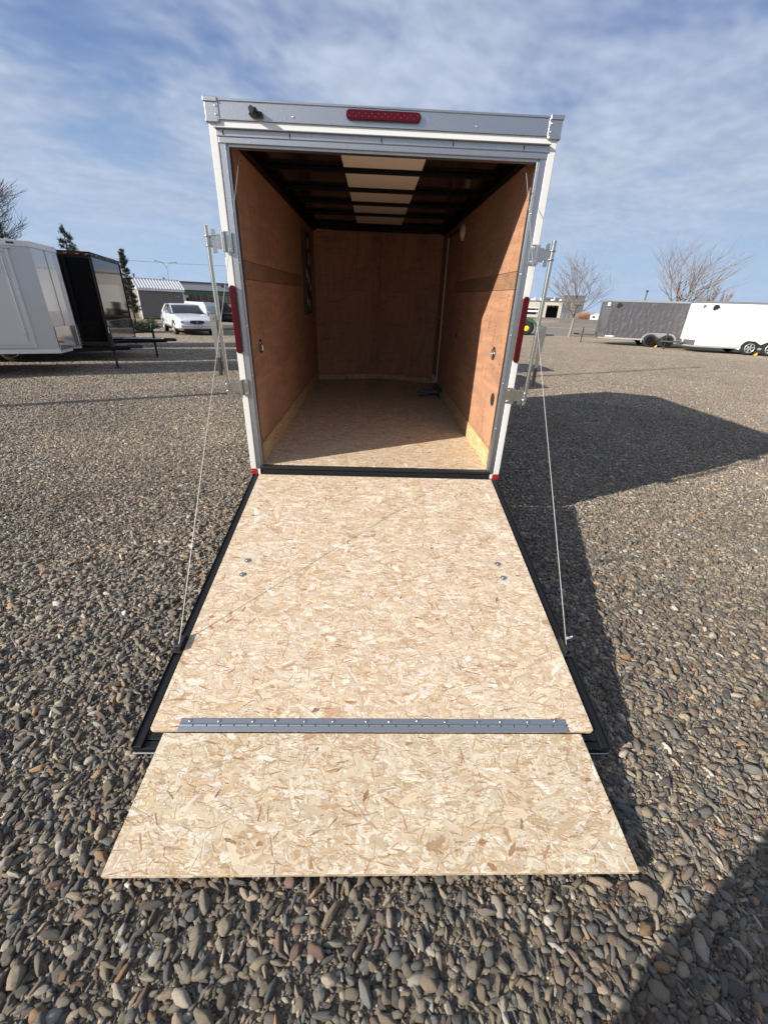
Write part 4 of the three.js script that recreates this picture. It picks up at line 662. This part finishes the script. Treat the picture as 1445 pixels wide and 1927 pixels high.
{ // pale warehouse hidden from here by the open trailer; the glossy noses on the left mirror its sunlit wall
  const o = thing('warehouse', 'long pale warehouse hidden behind the open trailer, mirrored in the glossy trailer noses', 'building', [-1.0, 0, -60], -.30), w = std({ color: lin(.62, .60, .55), roughness: .7, map: blotchT });
  part('wall', bb(-13, 13, 0, 4.3, -12, 0, .02), w, o); part('roof', bb(-13.2, 13.2, 4.3, 4.6, -12.2, .2, .02), std({ color: lin(.25, .26, .28), roughness: .6 }), o);
  for (let i = 0; i < 4; i++) part('door', bb(-8.4 + i * 4.6, -5.4 + i * 4.6, 0, 3.0, .001, .05, .01), std({ color: lin(.5, .5, .5), roughness: .6 }), o);
}
{ // double arm street light
  const o = thing('street_lamp', 'tall double armed street lamp above the long building roof', 'street lamp', [-45.71, 0, -102.67], .42), m = std({ color: lin(.30, .31, .32), metalness: .5, roughness: .5 });
  part('pole', cyl(.07, .14, 7.9, 12, [0, 3.95, 0]), m, o);
  for (const s of [-1, 1]) { part('arm', tube([[0, 7.8, 0], [s * .35, 8.5, 0], [s * .95, 8.95, 0], [s * 1.75, 9.12, 0]], .05, 8, 24), m, o); part('lamp_head', tf(new RoundedBoxGeometry(.62, .14, .26, 2, .06).toNonIndexed(), [s * 1.95, 9.10, 0]), std({ color: lin(.16, .16, .17), roughness: .5 }), o); }
}
{ // service line over the roofs
  const pole = (p, label) => { const o = thing('utility_pole', label, 'pole', p); part('pole', cyl(.09, .14, 5.6, 12, [0, 2.8, 0]), std({ color: lin(.14, .11, .09), roughness: .9 }), o); part('cross_arm', bb(-.7, .7, 5.2, 5.32, -.06, .06), std({ color: lin(.14, .11, .09), roughness: .9 }), o); };
  pole([-30.2, 0, -48.9], 'utility pole hidden behind the black trailer, at the left end of the wire'); pole([-9.5, 0, -58.2], 'utility pole hidden behind the open trailer, at the right end of the wire');
  const w = part('power_line', tube([[-30.2, 5.40, -48.9], [-27.28, 5.35, -50.59], [-23, 5.33, -52.4], [-19.18, 5.42, -53.99], [-9.5, 5.5, -58.2]], .016, 5, 30), std({ color: lin(.10, .10, .11), roughness: .6 }), scene, { label: 'thin power line crossing the sky above the shed', category: 'cable' });
}
{ // tall light pole outside the frame on the left; only its shadow lies across the gravel
  const o = thing('light_pole', 'tall light pole left of the frame, throwing the long thin shadow over the gravel', 'pole', [-9.2, 0, -1.72]);
  part('shaft', cyl(.055, .115, 9.9, 16, [0, 4.95, 0]), std({ color: lin(.28, .29, .30), metalness: .5, roughness: .5 }), o); part('base_plate', cyl(.2, .22, .12, 16, [0, .06, 0]), M.aluPlain, o); part('lamp_head', tf(new RoundedBoxGeometry(.5, .1, .22, 2, .04).toNonIndexed(), [.2, 9.93, -.1], [0, .5, 0]), M.black, o);
}

// ------------------------------------------------------------------ right background
{ // green loader tractor behind the right edge of the open trailer
  const o = thing('loader_tractor', 'green loader tractor with yellow wheel centres, half hidden by the open trailer', 'tractor', [12.33, 0, -33.62], -.36); // local x towards the bucket, +z faces the lot
  const green = std({ color: lin(.015, .075, .028), roughness: .45 }), yel = std({ color: lin(.72, .50, .015), roughness: .45 }), gd = std({ color: lin(.02, .085, .04), roughness: .5 });
  for (const s of [-1, 1]) {
    const fw = sub('wheel', o); part('tyre', tf(torus(.36, .19, 12, 30), [.05, .50, s * .66], [0, 0, 0], [1.02, .95, 1]), M.rubber, fw); part('rim', [cyl(.34, .34, .16, 26, [.05, .50, s * .68], [Math.PI / 2, 0, 0]), cyl(.12, .12, .22, 14, [.05, .50, s * .70], [Math.PI / 2, 0, 0])], yel, fw);
    part('rim_slot', [tf(bb(-.17, .02, .14, .19, s * .762 - .006, s * .762 + .006, .004), [.10, .55, 0], [0, 0, .35]), tf(bb(-.09, .09, -.05, .05, s * .762 - .006, s * .762 + .006, .01), [.06, .47, 0], [0, 0, .6])], M.black, fw);
    const rw = sub('wheel', o); part('tyre', tf(torus(.52, .24, 12, 30), [-1.75, .76, s * .80]), M.rubber, rw); part('rim', cyl(.48, .48, .22, 26, [-1.75, .76, s * .80], [Math.PI / 2, 0, 0]), yel, rw);
    part('loader_arm', [beam([-.75, 1.35, s * .5], [.55, .98, s * .5], .09, .17, .02), beam([.55, .98, s * .5], [1.02, .42, s * .5], .09, .15, .02)], green, o);
    part('ram', rod([-.5, .85, s * .46], [.5, .92, s * .46], .035), M.zinc, o); part('mast', bb(-.86, -.70, .45, 1.42, s * .5 - .07, s * .5 + .07, .02), green, o); part('fender', tf(ext([[-.8, .0], [-.5, .55], [.0, .78], [.5, .62], [.5, .56], [0, .72], [-.46, .5], [-.74, 0]], .34), [-1.75, .82, s > 0 ? .62 : -.96]), green, o);
  }
  part('bonnet', tf(ext([[-.75, .72], [.42, .72], [.48, 1.10], [.36, 1.24], [-.75, 1.34]], .56, .05), [0, 0, -.28]), green, o); part('engine', bb(-1.9, .3, .42, .80, -.26, .26, .04), M.black, o); part('grille', bb(.47, .53, .74, 1.08, -.22, .22, .02), M.black, o);
  part('seat', [bb(-1.75, -1.3, .98, 1.12, -.24, .24, .04), bb(-1.80, -1.70, 1.05, 1.52, -.24, .24, .04)], M.blackGrip, o);
  part('roll_bar', [beam([-1.98, .9, -.5], [-1.98, 2.2, -.5], .08, .08), beam([-1.98, .9, .5], [-1.98, 2.2, .5], .08, .08), beam([-1.98, 2.2, -.54], [-1.98, 2.2, .54], .08, .08)], M.black, o);
  part('steering_wheel', [tf(torus(.19, .018, 8, 24), [-1.05, 1.36, 0], [0, Math.PI / 2, .0]), rod([-.8, 1.1, 0], [-1.05, 1.36, 0], .02)], M.black, o);
  part('bucket', [tf(ext([[0, .66], [.10, .70], [.24, .70], [.62, .06], [.60, .03], [.05, .03], [-.02, .12]], 1.62, .01), [.96, 0, -.81])], gd, o);
  part('bucket_edge', bb(1.50, 1.62, .02, .05, -.81, .81), M.zinc, o);
}
{ // service garage across the highway
  const o = thing('service_garage', 'cream service garage with open bay door and tall grey end block across the highway', 'building', [67.2, .42, -185.6], -Math.atan2(75.85 - 58.44, 0) * 0);
  o.rotation.y = -.344;
  const cream = std({ color: lin(.60, .55, .46), roughness: .8, map: blotchT }), grey = std({ color: lin(.115, .125, .14), roughness: .75, map: blotchT }), dk = std({ color: lin(.025, .025, .03), roughness: .7 }), white = std({ color: lin(.72, .72, .72), roughness: .5 });
  // local x runs right along the front; the bay door is an opening between wall pieces
  const bay = [3.6, 8.2, 4.55];
  part('front_wall', [bb(-16, bay[0], 0, 5.9, -.4, 0), bb(bay[1], 9.4, 0, 5.9, -.4, 0), bb(bay[0], bay[1], bay[2], 5.9, -.4, 0)], cream, o);
  part('shell', [bb(-16, 9.4, 0, 5.9, -15, -14.6), bb(-16, -15.6, 0, 5.9, -14.6, -.4), bb(9.0, 9.4, 0, 5.9, -14.6, -.4)], cream, o); part('bay_floor', bb(-15.6, 9, -.3, .03, -14.6, 0), dk, o); part('bay_wall', bb(1.6, 10, 0, 5.4, -9.1, -8.9), dk, o);
  part('flat_roof', bb(-16.3, 9.7, 5.9, 6.25, -15.2, .3, .02), std({ color: lin(.10, .10, .11), roughness: .8 }), o);
  for (const x of [4.1, 5.7, 7.3]) part('strip_light', bb(x, x + .85, 4.02, 4.22, -2.2, -2.0), white, o);
  part('end_block', bb(9.4, 17.4, 0, 8.1, -13, .4, .03), grey, o); part('parapet', bb(9.3, 17.5, 8.1, 8.4, -13.1, .5, .03), std({ color: lin(.13, .10, .09), roughness: .8 }), o);
  part('window', [bb(-3.6, .4, 1.0, 1.9, .001, .05), bb(-3.6, .4, 2.6, 3.3, .001, .05)], M.glass, o); part('window_frame', [bb(-3.9, .7, 2.0, 2.5, .002, .10), bb(-3.9, .7, 3.35, 3.6, .002, .10)], white, o);
  for (const [x, h] of [[-5, 2.4], [-2.6, 1.2], [1.0, 2.0], [5.2, 1.3], [8.6, 1.5]]) part('roof_unit', [bb(x - .5, x + .5, 6.25, 6.25 + h * .55, -6, -5, .03), cyl(.22, .22, h, 12, [x + .9, 6.25 + h / 2, -5.5])], white, o);
  part('roof_plant', bb(1.8, 8.8, 6.25, 7.6, -12, -8, .05), grey, o);
}
{ // chain fence in front of the end block
  const o = thing('mesh_fence', 'grey mesh fence on the verge in front of the garage end block', 'fence', [70, .42, -170], -.36), m = std({ color: lin(.34, .35, .36), metalness: .5, roughness: .5 });
  for (let i = 0; i < 14; i++) part('post', cyl(.06, .06, 1.9, 8, [i * 1.6, .95, 0]), m, o);
  for (const y of [.1, .5, .9, 1.3, 1.85]) part('rail', bb(0, 20.8, y - .02, y + .02, -.02, .02), m, o);
}
{
  const o = thing('white_outbuilding', 'low white outbuilding under the rust brown thicket far across the highway', 'building', [80.3, .42, -161], -.42);
  part('wall', bb(-1.8, 2.8, 0, 1.7, -4, 0, .02), M.whiteDoor, o); part('roof', tf(ext([[-2.1, 1.7], [3.1, 1.7], [.5, 2.1]], 4.4), [0, 0, -4.2]), std({ color: lin(.45, .45, .46), roughness: .7 }), o); part('window', bb(-1.0, -.2, .6, 1.2, .001, .05), M.glass, o); part('door', bb(.9, 1.7, 0, 1.4, .001, .05), std({ color: lin(.2, .2, .22), roughness: .6 }), o);
}
{
  const o = thing('sign_post', 'leaning dark post sticking up beyond the charcoal trailer roof', 'post', [30.41, 0, -48.83], .5);
  part('post', rod([0, 0, 0], [.12, 4.3, 0], .10, .075, 10), std({ color: lin(.09, .09, .10), roughness: .7 }), o); part('cap', bb(-.05, .28, 4.22, 4.34, -.08, .08, .02), M.black, o);
}

// ------------------------------------------------------------------ trees and shrubs
class Limbs {
  constructor() { this.p = []; this.n = []; this.i = []; }
  seg(a, b, r0, r1, n = 5) {
    const d = b.clone().sub(a).normalize(), u = Math.abs(d.y) < .9 ? V(0, 1, 0).cross(d).normalize() : V(1, 0, 0).cross(d).normalize(), v = d.clone().cross(u), s = this.p.length / 3;
    for (const [c, r] of [[a, r0], [b, r1]]) for (let k = 0; k < n; k++) { const t = k / n * 6.2832, x = u.clone().multiplyScalar(Math.cos(t)).addScaledVector(v, Math.sin(t)); this.p.push(c.x + x.x * r, c.y + x.y * r, c.z + x.z * r); this.n.push(x.x, x.y, x.z); }
    for (let k = 0; k < n; k++) { const q = (k + 1) % n; this.i.push(s + k, s + q, s + n + k, s + q, s + n + q, s + n + k); }
  }
  leaf(c, u, v) { const s = this.p.length / 3, n = u.clone().cross(v).normalize(); for (const [a, b] of [[-.5, 0], [.5, 0], [0, 1]]) { this.p.push(c.x + u.x * a + v.x * b, c.y + u.y * a + v.y * b, c.z + u.z * a + v.z * b); this.n.push(n.x, n.y, n.z); } this.i.push(s, s + 1, s + 2); }
  geo() { const g = new THREE.BufferGeometry(); g.setAttribute('position', new THREE.Float32BufferAttribute(this.p, 3)); g.setAttribute('normal', new THREE.Float32BufferAttribute(this.n, 3)); g.setAttribute('uv', new THREE.Float32BufferAttribute(new Float32Array(this.p.length / 3 * 2), 2)); g.setIndex(this.i); return g; }
}
function bareTree(name, label, p, o) {
  const t = thing(name, label, 'tree', p), r = rng(o.seed), T = new Limbs(), B = new Limbs(), bark = std({ color: o.bark || lin(.23, .19, .165), roughness: .9 }), twig = std({ color: o.twig || lin(.19, .155, .14), roughness: .9 });
  const grow = (a, dir, len, rad, lv, to) => {
    const n = lv === 0 ? 4 : 3; let q = a.clone(), d = dir.clone();
    for (let i = 0; i < n; i++) {
      d.x += (r() - .5) * o.wig; d.z += (r() - .5) * o.wig; d.y += lv ? o.up * (.6 + .6 * r()) : .05; d.normalize();
      const e = q.clone().addScaledVector(d, len / n), r0 = rad * (1 - .55 * i / n), r1 = rad * (1 - .55 * (i + 1) / n); to.seg(q, e, r0, r1, lv < 2 ? 7 : lv < 4 ? 4 : 3);
      if (lv < o.lv && (lv > 0 || i >= 1)) { const k = lv === 0 ? o.first : (i === 0 ? 1 : 1 + (r() < o.dense ? 1 : 0)); for (let j = 0; j < k; j++) { const az = r() * 6.283, sp = o.spread * (.7 + .6 * r()), side = V(Math.cos(az), 0, Math.sin(az)), nd = d.clone().multiplyScalar(Math.cos(sp)).addScaledVector(side, Math.sin(sp)); if (o.lean) nd.addScaledVector(o.lean, .35); nd.normalize(); grow(e, nd, len * (lv === 0 ? o.limb : .62 + .22 * r()), Math.max(r1 * (lv === 0 ? .66 : .70), .011), lv + 1, B); } }
      q = e;
    }
    if (lv < o.lv && lv > 0) grow(q, d, len * .55, rad * .36, lv + 1, B);
  };
  grow(V(0, 0, 0), V(o.tilt || 0, 1, 0).normalize(), o.trunk, o.rad, 0, T);
  part('trunk', T.geo(), bark, t); part('crown', B.geo(), twig, t); return t;
}
bareTree('bare_tree', 'slender bare young tree at the lot edge beside the highway', [15.47, 0, -32.36], { seed: 5, trunk: 2.7, rad: .105, first: 4, limb: .66, spread: .80, up: .10, wig: .30, lv: 3, dense: .55 });
bareTree('bare_tree', 'large bare tree leaning right above the charcoal trailer roof', [25.68, 0, -35.26], { seed: 15, trunk: 3.1, rad: .17, first: 4, limb: .86, spread: .78, up: .09, wig: .26, lv: 3, dense: .6, lean: V(.30, .05, .15), bark: lin(.32, .26, .215), twig: lin(.19, .165, .15) });
bareTree('bare_tree', 'tall spreading bare tree behind the white trailer at the left edge', [-22.3, 0, -25.3], { seed: 9, trunk: 2.75, rad: .20, first: 4, limb: .86, spread: .74, up: .10, wig: .34, lv: 5, dense: .22, bark: lin(.10, .085, .08), twig: lin(.085, .072, .07) });
const TW = lin(.26, .19, .15);
[[28.6, -37.6, 2.2, 'first'], [29.5, -37.2, 2.6, 'second'], [30.4, -36.8, 2.3, 'third']].forEach(([x, z, h, k], i) => bareTree('bare_sapling', `${k} bare upright sapling from the left, just right of the large leaning tree`, [x, 0, z], { seed: 20 + i, trunk: h, rad: .07, first: 3, limb: .34, spread: .40, up: .25, wig: .12, lv: 3, dense: .7, twig: TW, bark: TW }));
[[50, -188, 'at the left, above the garage roof'], [62, -206, 'in the middle, behind the garage roof units'], [70, -212, 'nearest the grey end block of the garage']].forEach(([x, z, k], i) => bareTree('bare_tree', `distant bare tree ${k}`, [x, .4, z], { seed: 30 + i, trunk: 3.6, rad: .22, first: 4, limb: .95, spread: .6, up: .12, wig: .25, lv: 3, dense: .6, twig: TW }));
{ // thicket: many thin stems
  const o = thing('thicket', 'rust brown leafless thicket between the garage and the charcoal trailer', 'shrub', [79.0, .42, -165]), L = new Limbs(), r = rng(70);
  for (let i = 0; i < 1500; i++) { const x = (r() - .5) * 8.4, z = (r() - .5) * 4, h = 3.6 * (.55 + .45 * nz(x * .9, 3) * .8 + .25 * r()) * (1 - Math.pow(Math.abs(x) / 5, 3)), a = V(x, 0, z), y0 = r() * h * .7; a.y = y0; const e = a.clone().add(V((r() - .5) * .9, (h - y0) * (.4 + .5 * r()), (r() - .5) * .9)); L.seg(a, e, .026, .010, 3); }
  part('stems', L.geo(), std({ color: lin(.33, .165, .09), roughness: .95 }), o);
}
function conifer(name, label, p, o) {
  const t = thing(name, label, 'tree', p), r = rng(o.seed), T = new Limbs(), F = new Limbs();
  T.seg(V(0, 0, 0), V(.1, o.h, 0), o.h * .022, .015, 8);
  for (let y = o.h * .12; y < o.h - .15; y += o.gap * (.7 + .6 * r())) {
    const k = 2 + (r() * 3 | 0), R = o.w * Math.pow(1 - y / o.h, .75) + .10;
    for (let j = 0; j < k; j++) {
      const az = r() * 6.283, L = R * (.55 + .6 * r()), d = V(Math.cos(az), .35 + .5 * r(), Math.sin(az)).normalize(), a = V(.1 * y / o.h, y, 0), e = a.clone().addScaledVector(d, L); T.seg(a, e, .022, .008, 4);
      for (let c = 0; c < 4 + L * 7; c++) { const q = a.clone().lerp(e, .35 + .7 * r()).add(V((r() - .5) * .16, (r() - .5) * .16, (r() - .5) * .16)); for (let m = 0; m < 26; m++) { const v = V(r() - .5, r() - .3, r() - .5).normalize().multiplyScalar(.07 + .10 * r()), u = V(r() - .5, r() - .5, r() - .5).normalize().multiplyScalar(.022 + .016 * r()); F.leaf(q.clone().add(V((r() - .5) * .13, (r() - .5) * .13, (r() - .5) * .13)), u, v); } }
    }
  }
  for (let m = 0; m < 160; m++) F.leaf(V(.1 + (r() - .5) * .08, o.h - .35 * r(), (r() - .5) * .08), V(r() - .5, r() - .5, r() - .5).multiplyScalar(.05), V(r() - .5, r(), r() - .5).multiplyScalar(.2));
  part('trunk', T.geo(), std({ color: lin(.09, .07, .055), roughness: .95 }), t); part('crown', F.geo(), std({ color: o.color || lin(.035, .050, .028), roughness: .85, side: THREE.DoubleSide }), t);
}
conifer('pine_tree', 'dark pine whose tip rises above the black trailer', [-17.07, 0, -24.22], { seed: 3, h: 4.96, w: 1.15, gap: .26 });
conifer('pine_tree', 'broad dark pine in front of the bare tree at the left edge', [-19.4, 0, -22.6], { seed: 4, h: 4.75, w: 1.9, gap: .2, color: lin(.045, .052, .030) });
conifer('pine_tree', 'narrow ragged pine between the black trailer and the shed', [-18.51, 0, -32.61], { seed: 6, h: 4.7, w: .62, gap: .16, color: lin(.032, .042, .022) });
{ // juniper
  const o = thing('juniper_bush', 'low dark green juniper bush at the front corner of the black trailer', 'bush', [-12.3, 0, -20.9]), F = new Limbs(), T = new Limbs(), r = rng(91);
  for (let i = 0; i < 420; i++) { const az = r() * 6.283, d = V(Math.cos(az), .12 + .8 * r() * r(), Math.sin(az)).normalize(), L = .45 + .5 * r(), e = d.clone().multiplyScalar(L).add(V(0, .12, 0)); e.y = Math.min(e.y, .74); if (i % 7 === 0) T.seg(V(0, .05, 0), e, .018, .006, 4); for (let m = 0; m < 16; m++) F.leaf(e.clone().add(V((r() - .5) * .22, (r() - .5) * .16, (r() - .5) * .22)), V(r() - .5, r() - .5, r() - .5).multiplyScalar(.06), d.clone().add(V(r() - .5, r() - .3, r() - .5)).multiplyScalar(.09)); }
  part('stems', T.geo(), std({ color: lin(.08, .06, .05), roughness: .95 }), o); part('foliage', F.geo(), std({ color: lin(.045, .065, .022), roughness: .85, side: THREE.DoubleSide }), o);
}

// ------------------------------------------------------------------ the photographer, standing behind the camera; the shadow falls into the lower right corner
{
  const o = thing('person', 'person behind the camera in a dark jacket and jeans, holding up a phone', 'person', [-.14, 0, 3.03]);
  const J = [ // bones: from, to, radii
    [[0, .98, .02], [0, 1.20, .03], .145, .150], [[0, 1.20, .03], [0, 1.40, .03], .150, .155], [[-.17, 1.42, .03], [.17, 1.42, .03], .075, .075], [[0, 1.42, .03], [0, 1.55, .01], .058, .055], [[0, 1.63, -.005], [0, 1.68, .01], .088, .098],
    [[-.10, .95, .02], [-.115, .52, 0], .095, .066], [[-.115, .52, 0], [-.12, .09, .03], .064, .045], [[-.12, .05, .05], [-.13, .04, -.14], .045, .040], [[.10, .95, .02], [.115, .52, 0], .095, .066], [[.115, .52, 0], [.12, .09, .03], .064, .045], [[.12, .05, .05], [.13, .04, -.14], .045, .040],
    [[-.20, 1.41, .03], [-.30, 1.16, .10], .056, .046], [[-.30, 1.16, .10], [-.10, 1.38, -.05], .044, .032], [[.20, 1.41, .03], [.30, 1.16, .10], .056, .046], [[.30, 1.16, .10], [.10, 1.38, -.05], .044, .032]];
  for (const s of [-1, 1]) { J.push([[s * .10, 1.38, -.05], [s * .075, 1.42, -.065], .032, .030]); for (let f = 0; f < 4; f++) J.push([[s * .075, 1.40 + f * .016, -.07], [s * .045, 1.41 + f * .017, -.088], .0105, .0095], [[s * .045, 1.41 + f * .017, -.088], [s * .022, 1.415 + f * .017, -.080], .0095, .0085]); J.push([[s * .08, 1.41, -.05], [s * .05, 1.45, -.05], .013, .010]); }
  const sd = (x, y, z) => { let s = 0; for (const [a, b, r0, r1] of J) { const bx = b[0] - a[0], by = b[1] - a[1], bz = b[2] - a[2], px = x - a[0], py = y - a[1], pz = z - a[2], t = clamp((px * bx + py * by + pz * bz) / (bx * bx + by * by + bz * bz)), d = Math.hypot(px - bx * t, py - by * t, pz - bz * t) - lerp(r0, r1, t); if (d < .25) s += Math.exp(-d * 60); } return s > 0 ? -Math.log(s) / 60 : .3; };
  const N = 88, mc = new MarchingCubes(N, M.black, false, false, 400000), half = .92; mc.isolation = 0;
  for (let k = 0; k < N; k++) for (let j = 0; j < N; j++) for (let i = 0; i < N; i++) { const x = (i - N / 2) / (N / 2) * half, y = (j - N / 2) / (N / 2) * half, z = (k - N / 2) / (N / 2) * half; mc.field[i + j * N + k * N * N] = Math.abs(x) > .46 || Math.abs(z) > .36 ? -.3 : -sd(x, y + .90, z); }
  mc.update();
  const cnt = mc.count, P = mc.positionArray.slice(0, cnt * 3), Nn = mc.normalArray.slice(0, cnt * 3), C = new Float32Array(cnt * 3);
  for (let i = 0; i < cnt; i++) { P[3 * i] *= half; P[3 * i + 1] = P[3 * i + 1] * half + .90; P[3 * i + 2] *= half; const y = P[3 * i + 1], z = P[3 * i + 2], c = y > 1.53 || (z < -.045 && y > 1.35 && Math.abs(P[3 * i]) < .14) ? [.42, .27, .20] : y > .93 ? [.03, .032, .04] : y > .08 ? [.05, .065, .11] : [.03, .025, .02]; C.set(c, 3 * i); }
  const g = new THREE.BufferGeometry(); g.setAttribute('position', new THREE.BufferAttribute(P, 3)); g.setAttribute('normal', new THREE.BufferAttribute(Nn, 3)); g.setAttribute('color', new THREE.BufferAttribute(C, 3));
  part('body', metricUV(g), std({ vertexColors: true, roughness: .8 }), o);
  part('hair', [sph(.104, [0, 1.705, .028], [.92, .86, 1.0]), sph(.09, [0, 1.66, .05], [1.0, 1.1, .75])], std({ color: lin(.03, .022, .018), roughness: .8 }), o);
  for (const s of [-1, 1]) { part('eye', sph(.0115, [s * .032, 1.655, -.088]), M.whiteDoor, o); part('ear', sph(.028, [s * .092, 1.645, .01], [.35, 1, .7]), std({ color: lin(.42, .27, .20), roughness: .7 }), o); }
  part('nose', tf(new THREE.ConeGeometry(.014, .05, 10).toNonIndexed(), [0, 1.635, -.100], [.35, 0, 0]), std({ color: lin(.42, .27, .20), roughness: .7 }), o); part('mouth', sph(.02, [0, 1.598, -.082], [1.1, .3, .4]), std({ color: lin(.30, .11, .10), roughness: .6 }), o);
  const ph = thing('phone', 'dark phone held up in both hands behind the camera', 'phone', [-.0388, 1.484, 2.916], -.03); part('case', tf(new RoundedBoxGeometry(.074, .15, .009, 3, .004).toNonIndexed(), [0, 0, 0], [-.459, 0, 0]), M.blackGrip, ph);
}

scene.traverse(o => { if (o.isMesh) { o.castShadow = true; o.receiveShadow = true; } });
renderer.render(scene, camera);
